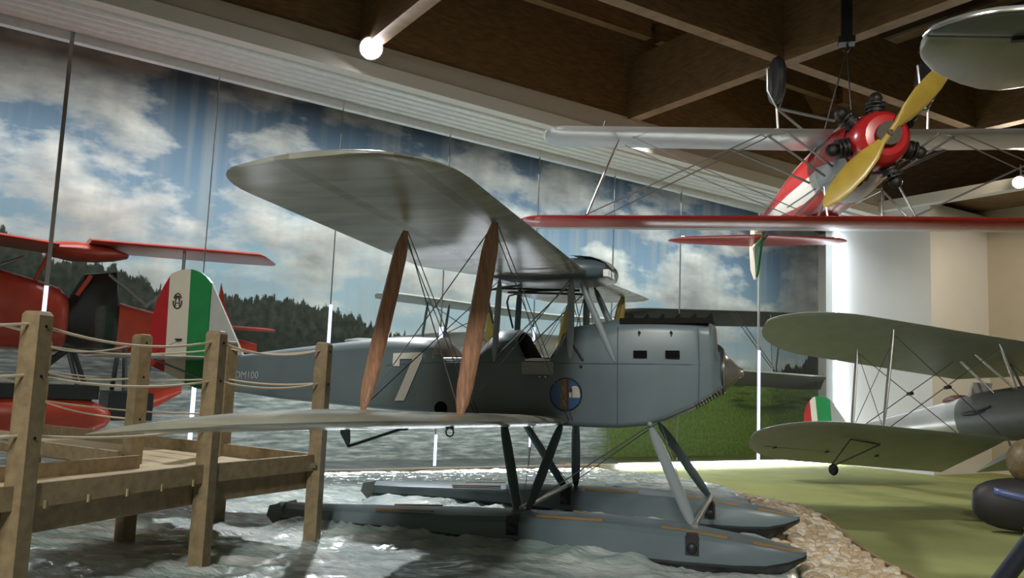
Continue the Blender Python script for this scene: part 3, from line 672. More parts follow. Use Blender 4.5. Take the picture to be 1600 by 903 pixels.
# tail
fin = [(-5.70, 2.09), (-6.20, 2.98), (-6.215, 2.05)]
MB().prism(fin, lambda a, c, s: V(a, (-.018 + .036 * s) * (1.0 if c < 2.9 else .6), c)).build('fin', M_fab2, fp, smooth=False)
rud = [(-6.205, 2.985), (-6.28, 3.06), (-6.36, 3.115), (-6.45, 3.15), (-6.51, 3.162), (-6.60, 3.165), (-6.70, 3.15), (-6.81, 3.11), (-6.91, 2.96), (-7.0, 2.78), (-7.06, 2.55), (-7.10, 2.25), (-7.107, 1.97), (-7.02, 1.975), (-6.83, 1.905), (-6.66, 1.84), (-6.49, 1.763), (-6.36, 1.72), (-6.235, 1.70)]
def rslab(x0, x1): return MB().prism(clip_x(rud, x0, x1), lambda a, c, s: V(a, (-1 + 2 * s) * (.022 * max(.35, (a + 7.15) / .9)), c))
rslab(-7.2, -6.825).build('rudder', M_rudred, fp, smooth=False); rw = fp.children[-1]
rslab(-6.825, -6.515).build('rudder_white_band', M_cream, fp, smooth=False)
rslab(-6.515, -6.2).build('rudder_green_band', M_green, fp, smooth=False)
MB().strut((-6.225, 0, 1.68), (-6.20, 0, 2.15), .06, .06).build('stern_post', M_greyd, fp)
# crest on the white band
m = MB(); cx, cz, yy = -6.683, 2.776, -.018
def seg(pts, r): m.tube([(cx + a, yy, cz + c) for a, c in pts], r, 6)
seg([(-.062, .0), (-.06, -.045), (-.035, -.085), (0, -.097), (.035, -.085), (.06, -.045), (.062, .0)], .009); seg([(-.055, .03), (-.035, .075), (0, .092), (.035, .075), (.055, .03)], .008)
seg([(-.03, -.07), (-.03, .04)], .007); seg([(.03, -.07), (.03, .04)], .007); seg([(-.03, -.028), (.03, -.028)], .005); seg([(-.02, .055), (.02, .055)], .010); seg([(-.02, .02), (-.02, .04)], .006); seg([(.02, .0), (.02, .03)], .006); seg([(-.045, .06), (.0, .03), (.045, .06)], .005)
m.build('rudder_crest', mat('crest_brown', (.05, .035, .02), .6), fp)
for s in (-1, 1):
    s_ = wing_st((s * .03, s * 1.42), lambda y: -5.75 - .22 * abs(y), lambda y: -6.93, lambda y: 2.075, .045, .35, .5, .35)
    MB().wing(s_, camber=0.).build('tailplane', M_fab, fp, angle=60)
    MB().tube([(-6.1, s * .03, 1.78), (-6.35, s * .75, 2.04)], .012, 6).build('tailplane_strut', M_greyd, fp)
MB().box((-6.62, -.03, 2.30), (.07, .06, .02)).tube([(-6.60, -.03, 2.30), (-6.75, -.35, 2.10)], .003, 4).prism([(-6.76, 2.06), (-6.70, 2.06), (-6.70, 1.90)], lambda a, c, s: V(a, -.40 + s * .012, c)).build('control_horn', M_dark, fp, smooth=False)
MB().box((-5.86, -.085, 2.03), (.05, .02, .03)).box((-5.88, -.08, 1.86), (.04, .025, .16)).box((-5.87, -.085, 1.72), (.10, .02, .05)).build('tail_fitting', M_greyd, fp, smooth=False)
# floats
FL = [(-4.50, .578, .47, .42, .10), (-4.44, .582, .475, .40, .14), (-4.0, .588, .49, .37, .19), (-3.3, .610, .487, .32, .225), (-2.6, .638, .468, .27, .25), (-2.0, .652, .438, .2, .262), (-1.2, .656, .40, .15, .265), (-.5, .628, .382, .14, .262), (-.05, .57, .378, .17, .24), (.2, .535, .385, .25, .205), (.38, .505, .42, .34, .16), (.50, .48, .46, .43, .10), (.525, .474, .465, .455, .05)]
for s in (-1, 1):
    ft = 'float'
    m = MB(); rg = []
    for x, zd, zc, zk, w in FL:
        rr_ = 1.0 if x < -2.3 else 0.
        rg.append([V(x, s * 1.0 + yy, zz) for yy, zz in ((-w, zd - .035 - .02 * rr_), (-w * .86, zd + .006 - .012 * rr_), (-w * .45, zd + .028), (0, zd + .036), (w * .45, zd + .028), (w * .86, zd + .006 - .012 * rr_), (w, zd - .035 - .02 * rr_), (w * 1.02, zc), (w * .55, (zc + zk) / 2 - .01), (0, zk), (-w * .55, (zc + zk) / 2 - .01), (-w * 1.02, zc))])
    m.loft(rg); fo = m.build('float', M_grey, fp, angle=35)
    m = MB(); rg = []
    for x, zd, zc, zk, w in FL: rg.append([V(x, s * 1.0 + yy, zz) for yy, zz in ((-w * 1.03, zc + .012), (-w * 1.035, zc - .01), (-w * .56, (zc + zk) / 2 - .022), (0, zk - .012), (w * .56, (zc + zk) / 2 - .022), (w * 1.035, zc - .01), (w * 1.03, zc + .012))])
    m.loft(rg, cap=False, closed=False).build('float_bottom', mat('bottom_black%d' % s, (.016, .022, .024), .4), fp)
    MB().prism([(-4.52, .60), (-4.40, .622), (-4.33, .45), (-4.42, .38), (-4.55, .50)], lambda a, c, q: V(a, s * 1.0 - .15 + .30 * q, c)).build('float_transom', M_nose, fp, smooth=False)
    for x0, x1, e in ((-3.35, -2.75, -1), (-1.75, -1.15, -1), (-.65, -.1, -1), (.1, .45, -1), (-3.3, -2.8, 1), (-1.5, .4, 1)):
        a, c = interp([(f[0], f[1], f[4]) for f in FL], x0), interp([(f[0], f[1], f[4]) for f in FL], x1)
        MB().bar((x0, s * 1.0 + e * a[1] * .72, a[0] + .022), (x1, s * 1.0 + e * c[1] * .72, c[0] + .022), .022, .018).build('rubbing_strip', mat('strip_wood', (.30, .17, .05), .5) if 'strip_wood' not in bpy.data.materials else bpy.data.materials['strip_wood'], fp, smooth=False)
    # struts, feet
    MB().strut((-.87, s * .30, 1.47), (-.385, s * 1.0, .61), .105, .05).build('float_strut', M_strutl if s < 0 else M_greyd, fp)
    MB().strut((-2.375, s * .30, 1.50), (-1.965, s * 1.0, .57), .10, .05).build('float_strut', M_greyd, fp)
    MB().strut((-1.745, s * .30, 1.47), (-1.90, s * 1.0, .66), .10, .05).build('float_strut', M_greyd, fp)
    for x in (-.385, -1.955):
        zf = .665 if x < -1 else .615; MB().box((x, s * 1.0 - .2, zf), (.09, .16, .02)).box((x, s * 1.0 - .262, zf - .085), (.11, .03, .15)).build('float_fitting', M_dark, fp)
        MB().ell((x, s * 1.0 - .27, zf - .11), (.05, .03, .05), 10, 6).build('float_bolt', M_dark, fp)
for x in (-.385, -1.955): MB().tube([(x, -.98, .70 if x < -1 else .655), (x, .98, .70 if x < -1 else .655)], .028, 10).build('spreader_bar', M_steel, fp)
m = MB()
for s in (-1, 1):
    wire(m, (-.88, s * .3, 1.45), (-1.955, s * .98, .70), .006); wire(m, (-.84, s * .3, 1.45), (-.40, -s * .95, .67), .004); wire(m, (-2.2, s * .3, 1.48), (-1.955, -s * .95, .70), .004)
m.build('float_wire', M_wire, fp)

# ------------------------------------------------------------------ WOODEN PIER
pier = thing('wooden_pier', 'wooden pier with square posts and rope railings beside the grey floatplane wing', 'pier')
m = MB()
PY = -7.0
def plank_run(a, b, width_v, zt, n, thick=.035):
    """n boards side by side from a to b, spread along width_v"""
    a, b, w = V(a), V(b), V(width_v); k = w / n; up_ = V(0, 0, 1)
    for i in range(n):
        o = k * (i + .5); m.bar(a + o + V(0, 0, zt - thick / 2), b + o + V(0, 0, zt - thick / 2), k.length * .96, thick)
plank_run((-4.66, -.3, 0), (-5.05, PY, 0), (-1.17, 0, 0), .80, 9)
E2 = V(-.970, .243, 0)
a0 = V(-4.60, -.26, 0); plank_run(a0 + E2 * .05, a0 + E2 * 6.6, (-.243 * 1.45, -.97 * 1.45, 0), .795, 10)
m.build('deck_boards', M_timbp, pier, smooth=False)
postD, postC, postA = V(-4.51, -.24, 0), V(-4.75, -1.82, 0), V(-4.81, -3.8, 0); postB, postF, postE = V(-6.11, -1.24, 0), V(-6.10, .24, 0), V(-9.99, 1.21, 0); postG = V(-4.95, -6.6, 0)
POSTS = [('A', postA, 2.17), ('B', postB, 2.15), ('C', postC, 2.17), ('D', postD, 2.16), ('E', postE, 2.15), ('F', postF, 2.165), ('G', postG, 2.17)]
for nm, p, h in POSTS:
    m = MB(); w = .072; rot = Matrix.Rotation(R(8 if nm in 'ACDG' else -14), 3, 'Z')
    def rg_(z, k): return [p + rot @ V(sx_ * w * k, sy_ * w * k, 0) + V(0, 0, z) for sx_, sy_ in ((-1, -1), (1, -1), (1, 1), (-1, 1))]
    m.loft([rg_(-.35, 1), rg_(h - .03, 1), rg_(h - .005, .82), rg_(h, .7)]); po = m.build('post', M_timb, pier, smooth=False)
    for z in (2.06, 1.70, 1.26):
        q = p + rot @ V(w + .004, 0, 0) + V(0, 0, z); MB().ell(q, (.006, .012, .012), 8, 6).build('rope_hole', M_hole, pier)
def beam(a, b, z0, z1, w=.05, nm='fascia_beam'):
    MB().bar(V(a.x, a.y, (z0 + z1) / 2), V(b.x, b.y, (z0 + z1) / 2), w, z1 - z0).build(nm, M_timb, pier, smooth=False)
nx = V(.0, 0, 0)
beam(postD, postC, .76, .93); beam(postC, postA, .76, .93); beam(postA, postG, .76, .93)
for a, b in ((postD, postC), (postC, postA), (postA, postG)): beam(a + V(-.10, 0, 0), b + V(-.10, 0, 0), .56, .755, .06, 'lower_beam')
beam(postD, postF, .74, .93); beam(postF, postE, .74, .93); beam(postD + V(0, -.05, 0), postF + V(0, -.05, 0), .58, .76, .06, 'lower_beam')
beam(V(-5.75, -1.56, 0), V(-5.85, -2.9, 0), .80, .93, .05, 'kerb_board'); beam(V(-5.85, -2.9, 0), V(-6.05, PY, 0), .80, .93, .05, 'kerb_board')
beam(V(-6.14, -1.38, 0), V(-10.2, -.32, 0), .78, .93, .05, 'kerb_board')
for k in range(5):   # small pale wedges under the fascia
    t = (k + .5) / 5; q = postC.lerp(postA, t) + V(.028, 0, .775); MB().box(q, (.012, .018, .06)).build('fixing_wedge', M_timbp, pier, smooth=False)
MB().box(postD + V(.02, -.12, .82), (.08, .012, .05)).build('fixing_plate', M_metal, pier, smooth=False)
def rope(a, b, z0, z1, sag=.06, off=V(0, 0, 0)):
    a, b = V(a.x, a.y, z0) + off, V(b.x, b.y, z1) + off
    MB().tube([a.lerp(b, t / 12) - V(0, 0, sag * 4 * (t / 12) * (1 - t / 12)) for t in range(13)], .011, 6).build('rope', M_rope, pier)
for z, sg in ((2.08, .10), (1.71, .07), (1.28, .05)):
    o_ = V(0, -.02, 0)
    rope(postA, postC, z, z - .01, sg, o_); rope(postC, postD, z, z, sg, o_); rope(postD, postF, z, z, sg * .6, o_); rope(postB, postE, z - .02, z, sg, o_); rope(postF, postE, z, z, sg, o_); rope(postA, postG, z, z, sg, o_)
    rope(postA, V(-6.3, -4.2, 0), z, z - .05, .03, o_)
    MB().tube([postA + V(-.07, -.07, z - .05), postA + V(-.16, -.16, z - .02), postA + V(-.24, -.26, z - .07)], .012, 6).build('rope_hook', M_metal, pier)

PK = .831   # pier timbers are slim: posts 12 cm square, 1.8 m tall
for c in pier.children: c.data.transform(Matrix.Scale(PK, 4))
pier.location = (.05, -1.448, .30)

# ------------------------------------------------------------------ HANGING RED AND SILVER BIPLANE (upside down)
HMx = Matrix(((0.26594465, -0.96379678, 0.01921557, 1.576), (-0.96367215, -0.26529405, 0.03090396, 2.083), (-0.02468736, -0.02673626, -0.99933763, 4.945), (0, 0, 0, 1)))
hp = thing('hanging_biplane', 'red and silver aerobatic biplane with yellow propeller hanging upside down from the roof', 'airplane', HMx)
def ell_ring(x, zc, w, hU, hD, n=20, e=2.2): return [V(x, w * math.copysign(abs(math.cos(a)) ** (2 / e), math.cos(a)), zc + (hU if math.sin(a) > 0 else hD) * math.copysign(abs(math.sin(a)) ** (2 / e), math.sin(a))) for a in [2 * math.pi * k / n for k in range(n)]]
HF = [(-.50, .0, .36, .38, .38), (-.8, .02, .42, .45, .45), (-1.4, .05, .42, .52, .48), (-2.2, .08, .40, .55, .46), (-2.8, .08, .36, .50, .42), (-3.6, .10, .29, .36, .34), (-4.6, .12, .20, .25, .25), (-5.6, .14, .10, .16, .16), (-6.1, .15, .03, .1, .12)]
def hring(s): return ell_ring(*s, n=48)
m = MB(); rings = [hring(s) for s in HF]; m.loft(rings)
# red flank panels by face angle along the body
fl = m.build('fuselage', [M_silver, M_red, M_white], hp, angle=60)
for i, p in enumerate(fl.data.polygons):
    if len(p.vertices) != 4: continue
    a = math.degrees(math.asin(math.sin(2 * math.pi * (i % 48 + .5) / 48))); st_i = i // 48
    if st_i >= 2:
        if -31 < a < 8: p.material_index = 1
        elif 8 < a < 38: p.material_index = 2
        elif a > 38: p.material_index = 1
for s in (-1, 1):   # red flash running back from the cowl
    m = MB(); rows = []
    for t in range(7):
        x = -.45 - 1.05 * t / 6; z0, w_, hu, hd = interp([(q[0], q[1], q[2], q[3], q[4]) for q in HF], x); hwid = 34 * (1 - t / 6) + .6; row = []
        for k in range(7):
            a = R(-12 + 12 * t / 6 + hwid * (k / 3 - 1)); h_ = hu if a > 0 else hd
            row.append(V(x, s * (w_ * abs(math.cos(a)) ** (2 / 2.2) + .006), z0 + h_ * math.copysign(abs(math.sin(a)) ** (2 / 2.2), math.sin(a))))
        rows.append(row)
    m.loft(rows, cap=False, closed=False).build('red_flash', M_red, hp)
MB().revolve([(-.02, .16), (-.03, .25), (-.10, .315), (-.22, .345), (-.40, .355), (-.52, .355), (-.52, .30)], (0, 0, 0), (1, 0, 0), 32).build('nose_cowl', M_red, hp)
MB().revolve([(.0, .145), (.07, .145), (.07, .035), (.095, .035), (.095, .0)], (0, 0, 0), (1, 0, 0), 28).build('propeller_hub', M_hub, hp)
pd = V(0, -.66, -.75).normalized(); px_ = V(1, 0, 0); pn = px_.cross(pd)
m = MB()
for sg in (-1, 1):
    rings = []
    for t, ch, tk, tw in ((.02, .11, .10, 55), (.15, .13, .085, 48), (.35, .25, .06, 34), (.6, .29, .042, 24), (.85, .26, .03, 18), (1.02, .20, .02, 15), (1.15, .10, .014, 14), (1.19, .02, .008, 14)):
        c_ = pd * sg * t + V(.03, 0, 0); a = R(tw) * sg; u_ = pn * math.cos(a) + px_ * math.sin(a); w_ = -pn * math.sin(a) + px_ * math.cos(a)
        rings.append([c_ + u_ * ch / 2 * math.cos(2 * math.pi * k / 14) + w_ * tk / 2 * math.sin(2 * math.pi * k / 14) for k in range(14)])
    m.loft(rings)
m.build('propeller', M_prop, hp)
for k in range(7):
    a = 2 * math.pi * k / 7 + .2; dr = V(0, math.cos(a), math.sin(a)); b0 = V(-.36, 0, 0)
    m = MB().tube([b0 + dr * .28, b0 + dr * .44], .10, 12)
    for q in range(4): m.revolve([(-.009, .125), (.009, .125)], b0 + dr * (.33 + .05 * q), dr, 14)
    m.ell(b0 + dr * .55, (.085, .085, .085), 10, 6); m.tube([b0 + dr * .52 + V(.04, 0, 0), b0 + dr * .36 + V(.09, 0, 0)], .014, 6).tube([b0 + dr * .52 + V(-.04, 0, 0), b0 + dr * .40 + V(-.12, 0, 0)], .022, 6)
    m.build('engine_cylinder', M_engine, hp)
for s in (-1, 1):
    MB().wing(wing_st((s * .40, s * 4.12), lambda y: -.66 - .06 * (abs(y) - .4) / 3.7, lambda y: -1.83, lambda y: -.24 - .015 * abs(y), .085, .28, .35, .35)).build('lower_wing', M_silver, hp, angle=60)
st_ = wing_st((0, 4.47), lambda y: -.42 - .02 * abs(y), lambda y: -1.62, lambda y: .93, .095, .35, .45, .45); st2 = wing_st((0, -4.47), lambda y: -.42 - .02 * abs(y), lambda y: -1.62, lambda y: .93, .095, .35, .45, .45)
m = MB().wing(list(reversed(st_)) + st2[1:]); uw = m.build('upper_wing', [M_silver, M_red], hp, angle=60)
for p in uw.data.polygons:
    if p.center.x > -1.02 and p.center.z > .90: p.material_index = 1
for s in (-1, 1):
    MB().strut((-1.13, s * 3.10, -.25), (-.86, s * 3.58, .92), .07, .035).build('interplane_strut', M_steel, hp)
    for a, b in (((-.85, s * 1.25, -.25), (-.95, s * .43, .30)), ((-.75, s * 1.0, -.25), (-.75, s * .40, .22)), ((-1.7, s * 1.5, -.26), (-1.6, s * .42, .25))): MB().tube([a, b], .017, 8).build('wing_brace', M_steel, hp)
    for a, b in (((-.75, s * .38, .35), (-.70, s * .62, .90)), ((-1.15, s * .38, .40), (-1.1, s * .35, .90)), ((-1.2, s * .38, .40), (-1.25, s * .85, .90))): MB().tube([a, b], .016, 8).build('cabane_strut', M_metal, hp)
    m = MB(); wire(m, (-.75, s * 1.3, -.2), (-.62, s * 3.6, .90), .009); wire(m, (-.9, s * 1.2, -.2), (-.85, s * 3.4, .90), .009); wire(m, (-.8, s * .6, .88), (-1.0, s * 3.0, -.25), .007); wire(m, (-1.2, s * .6, .88), (-1.5, s * 3.0, -.25), .007); m.build('bracing_wire', M_steel, hp)
    # wheels, up in the air
    wx = V(-1.10, s * 1.0, -1.04)
    MB().revolve([(-.055, .16), (-.06, .24), (-.045, .30), (0, .325), (.045, .30), (.06, .24), (.055, .16)], wx, (0, 1, 0), 28).build('tyre', M_tyre, hp)
    MB().revolve([(-.045, .0), (-.05, .17), (.05, .17), (.045, .0)], wx, (0, 1, 0), 24).build('wheel_disc', M_nose, hp)
    MB().tube([(-1.10, s * .88, -1.25), (-1.10, s * .90, -.9), (-1.1, s * .98, -.62), (-1.1, s * 1.12, -.9), (-1.1, s * 1.12, -1.2)], .02, 8).build('wheel_fork', M_metal, hp)
    for a in ((-.75, s * .36, -.38), (-1.6, s * .36, -.38)): MB().tube([(-1.1, s * 1.0, -.66), a], .02, 8).build('gear_strut', M_steel, hp)
    MB().tube([(-1.1, s * 1.0, -.66), (-1.1, s * .98, -.24)], .018, 8).build('gear_strut', M_steel, hp)
    MB().wing(wing_st((s * .05, s * 1.70), lambda y: -5.45 - .25 * abs(y), lambda y: -6.35, lambda y: .36, .05, .4, .5, .4, inc=-.14), camber=0).build('tailplane', M_red, hp, angle=60)
    MB().tube([(-1.3, s * .455, .40), (-2.6, s * .44, .40)], .014, 6).build('step_rail', M_steel, hp)
MB().prism([(-5.6, .22), (-6.05, .98), (-6.15, 1.08), (-6.16, .10)], lambda a, c, s: V(a, -.02 + .04 * s, c)).build('fin', M_green, hp, smooth=False)
MB().prism([(-6.17, 1.10), (-6.30, 1.12), (-6.55, .9), (-6.62, .5), (-6.5, .08), (-6.17, .08)], lambda a, c, s: V(a, -.025 + .05 * s, c)).build('rudder', M_cream, hp, smooth=False)
MB().revolve([(-.3, .1), (-.15, .2), (.1, .2), (.25, .06)], (-2.35, 0, .60), (1, 0, 0), 20).build('cockpit_hole', M_hole, hp)
# cables that carry it
Hm = HMx
def hw(x, y, z): return Hm @ V(x, y, z)
hoist_p = V(1.33, 4.75, 7.2)
hk = thing('hoist', 'dark hoist hanging from the roof beam above the red and silver biplane', 'hoist', Matrix.Translation(hoist_p))
MB().box((0, 0, .62), (.16, .16, 1.1)).box((0, 0, .04), (.24, .20, .10)).build('hoist_body', M_dark, hk, smooth=False)
MB().tube([(.0, 0, .0), (.03, 0, -.08), (0, 0, -.14), (-.05, 0, -.09)], .018, 8).build('hook', M_dark, hk)
def cable(name, pts, label, r=.010):
    o = MB().tube(pts, r, 6).build(name, M_wire); return tag(o, label, 'cable', 'suspension cables of the hanging biplane')
hb = hoist_p + V(0, 0, -.12)
cable('steel_cable', [hb, hw(-2.15, .1, -.38)], 'thin steel cable from the dark hoist to the left side of the hanging fuselage')
cable('steel_cable', [hb, hw(-2.0, -.35, -.30)], 'thin steel cable from the dark hoist down behind the yellow propeller blade')
cable('steel_cable', [hw(-1.1, 3.35, -.26), hw(-1.1, 3.3, -.26) + V(0, 0, .22)], 'short cable with clamp above the left tip of the silver hanging wing', .012)

# ------------------------------------------------------------------ GREY GREEN BIPLANE ON THE CARPET
RM = Matrix(((0.58235567, 0.8078357, -0.09090303, 5.011), (-0.79762666, 0.5894041, 0.12804087, 6.369), (0.15701461, -0.00205865, 0.98759413, 1.8), (0, 0, 0, 1)))
rp = thing('fighter_biplane', 'grey green biplane with tricolour rudder parked on the green carpet at right', 'airplane', RM)
RF = [(.15, .0, .12, .12, .12), (.05, .0, .30, .30, .30), (-.15, .0, .42, .42, .42), (-.8, .02, .44, .46, .44), (-1.4, .03, .43, .47, .42), (-2.0, .05, .40, .45, .40), (-2.35, .05, .38, .42, .38), (-2.36, .05, .38, .42, .38), (-3.2, .06, .31, .33, .31), (-4.2, .06, .22, .25, .24), (-5.2, .06, .12, .18, .18), (-6.05, .06, .03, .12, .12)]
rings = [ell_ring(*s, n=28) for s in RF]
MB().loft(rings[:8]).build('fuselage_front', M_nose, rp); MB().loft(rings[7:]).build('fuselage', M_silver, rp)
MB().ell((-2.62, 0, .43), (.26, .20, .10), 16, 8).build('cockpit_opening', M_leath, rp)
MB().prism([(-2.18, .40), (-2.02, .66), (-1.99, .66), (-2.12, .40)], lambda a, c, s: V(a, -.22 + .44 * s, c)).build('windscreen', M_palewing, rp, smooth=False)
rz = lambda y: 1.17 + .070 * abs(y); rzl = lambda y: -.38 + .052 * abs(y)
stl = wing_st((0, 4.72), lambda y: -.92, lambda y: -2.55 + .1 * abs(y) / 4, rz, .10, 1.45, .42, .62, inc=.21); str_ = wing_st((0, -4.72), lambda y: -.92, lambda y: -2.55 + .1 * abs(y) / 4, rz, .10, 1.45, .42, .62, inc=.21)
rot_inc = Matrix.Rotation(R(0), 3, 'Y')
MB().wing(list(reversed(stl)) + str_[1:]).build('upper_wing', M_camo, rp, angle=60)
for s in (-1, 1):
    MB().wing(wing_st((s * .40, s * 4.85), lambda y: -1.32, lambda y: -2.80, rzl, .095, 1.3, .45, .60, inc=.31)).build('lower_wing', M_camo, rp, angle=60)
    for (a, b) in (((-1.15, s * 2.63, rz(2.63)), (-1.42, s * 2.83, rzl(2.8))), ((-1.95, s * 2.69, rz(2.7) - .25), (-2.12, s * 2.89, rzl(2.9) - .23))): MB().strut(a, b, .075, .045).build('interplane_strut', M_steel, rp)
    for (a, b) in (((-1.05, s * .36, .40), (-1.08, s * .55, 1.15)), ((-1.5, s * .36, .40), (-1.95, s * .62, 1.12)), ((-1.1, s * .36, .42), (-1.6, s * .60, 1.13))): MB().strut(a, b, .05, .035).build('cabane_strut', M_steel, rp)
    m = MB(); wire(m, (-1.15, s * 2.63, 1.18), (-1.45, s * .4, -.3), .008); wire(m, (-1.95, s * 2.69, 1.05), (-2.2, s * .4, -.3), .008); wire(m, (-1.42, s * 2.83, -.3), (-1.1, s * .5, 1.1), .008); wire(m, (-2.12, s * 2.89, -.3), (-1.9, s * .5, 1.1), .008); wire(m, (-1.15, s * 2.63, 1.18), (-2.12, s * 2.89, -.3), .006); wire(m, (-1.95, s * 2.69, 1.05), (-1.42, s * 2.83, -.3), .006); m.build('bracing_wire', M_wire, rp)
    for x, y in ((-1.29, 1.56), (-2.05, 1.60)): MB().box((x, s * y, .42), (.10, .06, .05)).build('wire_spacer', M_dark, rp, smooth=False)
    MB().tube([(-1.75, s * 3.2, -.40), (-2.2, s * 3.3, -.82)], .012, 6).tube([(-1.9, s * 2.5, -.46), (-2.2, s * 3.3, -.82)], .012, 6).tube([(-1.75, s * 3.2, -.40), (-1.9, s * 2.5, -.46)], .010, 6).build('aileron_bracket', M_dark, rp)
    for y in (4.2, 3.2, 2.2): MB().box((-2.35, s * y, -.71 + .052 * y), (.09, .03, .05)).build('aileron_hinge', M_dark, rp, smooth=False)
    MB().tube([(-2.33, s * 4.4, -.48), (-2.36, s * 1.6, -.63)], .010, 5).build('aileron_gap', M_dark, rp)
    # undercarriage
    MB().strut((-.55, s * .34, -.32), (-.55, s * .82, -1.45), .07, .04).build('gear_leg', M_nose, rp); MB().strut((-1.4, s * .34, -.36), (-.6, s * .82, -1.45), .06, .035).build('gear_leg', M_nose, rp)
    MB().wing(wing_st((s * .05, s * 1.55), lambda y: -5.25 - .2 * abs(y), lambda y: -6.25, lambda y: .12, .04, .5, .5, .5), camber=0).build('tailplane', M_camo, rp, angle=60)
    MB().ell((-1.9, s * .40, .12), (.30, .02, .05), 12, 6).tube([(-1.9, s * .42, .12), (-1.55, s * .43, .18)], .02, 6).build('exhaust_pipe', M_dark, rp)
MB().tube([(-6.0, 0, -.02), (-6.08, 0, -.55)], .035, 8).revolve([(-.035, .06), (-.04, .11), (0, .13), (.04, .11), (.035, .06)], (-6.1, 0, -.62), (0, 1, 0), 18).build('tail_wheel', M_soot, rp)
rr2 = [(-5.95, .85), (-6.1, .95), (-6.3, 1.0), (-6.5, 1.0), (-6.7, .90), (-6.85, .7), (-6.93, .4), (-6.9, .0), (-6.75, -.25), (-6.5, -.36), (-6.0, -.30)]
def rs2(x0, x1): return MB().prism(clip_x(rr2, x0, x1), lambda a, c, s: V(a, (-1 + 2 * s) * .02, c))
rs2(-7, -6.62).build('rudder', M_rudred, rp, smooth=False); rs2(-6.62, -6.42).build('rudder_white_band', M_cream, rp, smooth=False); rs2(-6.42, -5.9).build('rudder_green_band', M_green, rp, smooth=False)
MB().prism([(-5.45, .22), (-5.95, .86), (-5.99, .1)], lambda a, c, s: V(a, -.018 + .036 * s, c)).build('fin', M_silver, rp, smooth=False)

# wheel fairing with rounded brown leg fairing (right edge of the view)
wf = thing('wheel_fairing', 'black rounded wheel fairing with blue stripe under a brown globe at the right edge', 'wheel fairing', Matrix.Translation((3.62, 4.95, 0)))
m = MB(); rg = []
for t in range(13):
    a = math.pi * t / 12; x = -math.cos(a); q = max(.02, math.sin(a)) ** .62
    rg.append([V(x * .66, .24 * q * math.cos(b_), .40 + (.37 if math.sin(b_) > 0 else .37) * q * math.copysign(abs(math.sin(b_)) ** .85, math.sin(b_))) for b_ in [2 * math.pi * k / 20 for k in range(20)]])
m.loft(rg).build('fairing_shell', M_tyre, wf)
m = MB(); rg = []
for k in range(9):
    x = -.42 + k * .11; rg.append([V(x, -.235 * math.sqrt(max(.05, 1 - (x / .70) ** 2)) - .01, z) for z in (.66 - .02 * k - .03, .66 - .02 * k - .13)])
m.loft(rg, cap=False, closed=False)
ob = m.build('blue_stripe', M_bluestripe, wf); md = ob.modifiers.new('t', 'SOLIDIFY'); md.thickness = .01
MB().ell((.12, .0, 1.0), (.34, .30, .33), 20, 14).build('brown_globe', M_brownglobe, wf)
MB().tube([(.12, 0, 1.2), (.5, .25, 1.75)], .05, 8).build('leg', M_nose, wf)
# dark leaning post, bottom right corner
lp = MB().tube([(1.30, -3.70, .78), (1.50, -3.86, 1.16)], .045, 14).revolve([(0, .06), (.02, .06), (.02, .0)], (1.5, -3.86, 1.16), (.2, -.16, .38), 14).tube([(1.30, -3.70, .78), (.98, -3.44, .0)], .04, 12).build('barrier_leg', mat('blue_black_metal', (.02, .022, .035), .35))
tag(lp, 'dark blue slanting metal leg in the bottom right corner', 'stand')

# grey tail surface hanging at upper right
TZ = 4.45
tp = thing('hanging_tail', 'pale grey rounded tail surface of another aircraft hanging at the upper right corner', 'airplane tail')

def slab(poly, name, mt, z, th):
    m = MB(); c = V(sum(p[0] for p in poly) / len(poly), sum(p[1] for p in poly) / len(poly), 0); k = lambda p, q: (c.x + (p[0] - c.x) * q, c.y + (p[1] - c.y) * q)
    rg = [[V(*k(p, q), z + dz) for p in poly] for q, dz in ((.93, -th / 2), (.985, -th * .35), (1, 0), (.985, th * .35), (.93, th / 2))]
    return m.loft(rg).build(name, mt, tp, angle=50)
slab([(1.35, -2.07), (1.33, -1.95), (1.34, -1.81), (1.365, -1.66), (1.41, -1.54), (1.49, -1.36), (1.60, -1.20), (1.77, -.99), (1.95, -.83), (2.11, -.76), (2.26, -.80), (2.6, -.95), (2.75, -1.3), (2.75, -1.72), (1.95, -1.91)], 'elevator', M_fab, TZ, .05)
slab([(1.345, -2.085), (1.37, -2.15), (1.45, -2.235), (1.56, -2.31), (1.66, -2.35), (1.75, -2.37), (1.91, -2.365), (2.3, -2.29), (2.75, -2.15), (2.75, -1.74), (1.95, -1.93)], 'stabilizer', M_nose, TZ + .01, .06)
MB().tube([(1.335, -2.03, TZ), (1.345, -2.085, TZ), (1.37, -2.155, TZ), (1.45, -2.24, TZ), (1.56, -2.315, TZ), (1.66, -2.355, TZ), (1.75, -2.375, TZ), (1.91, -2.37, TZ), (2.3, -2.295, TZ)], .012, 6).build('edge_tube', M_metal, tp)
MB().box((1.98, -1.93, TZ - .03), (.10, .05, .04)).build('hinge_bracket', M_dark, tp, smooth=False)
o = MB().tube([(2.2, -1.8, TZ + .03), (2.25, -1.7, 7.45)], .008, 6).build('steel_cable', M_wire); tag(o, 'thin steel cable above the pale grey tail surface at upper right', 'cable', 'suspension cables of the hanging biplane')

# ------------------------------------------------------------------ AIRCRAFT BEHIND THE GLASS (hall axes)
BR = Matrix.Rotation(R(50), 4, 'Z')
def back(name, label, u, d): return thing(name, label, 'airplane', Matrix.Translation(H(u, d, 0)) @ BR)
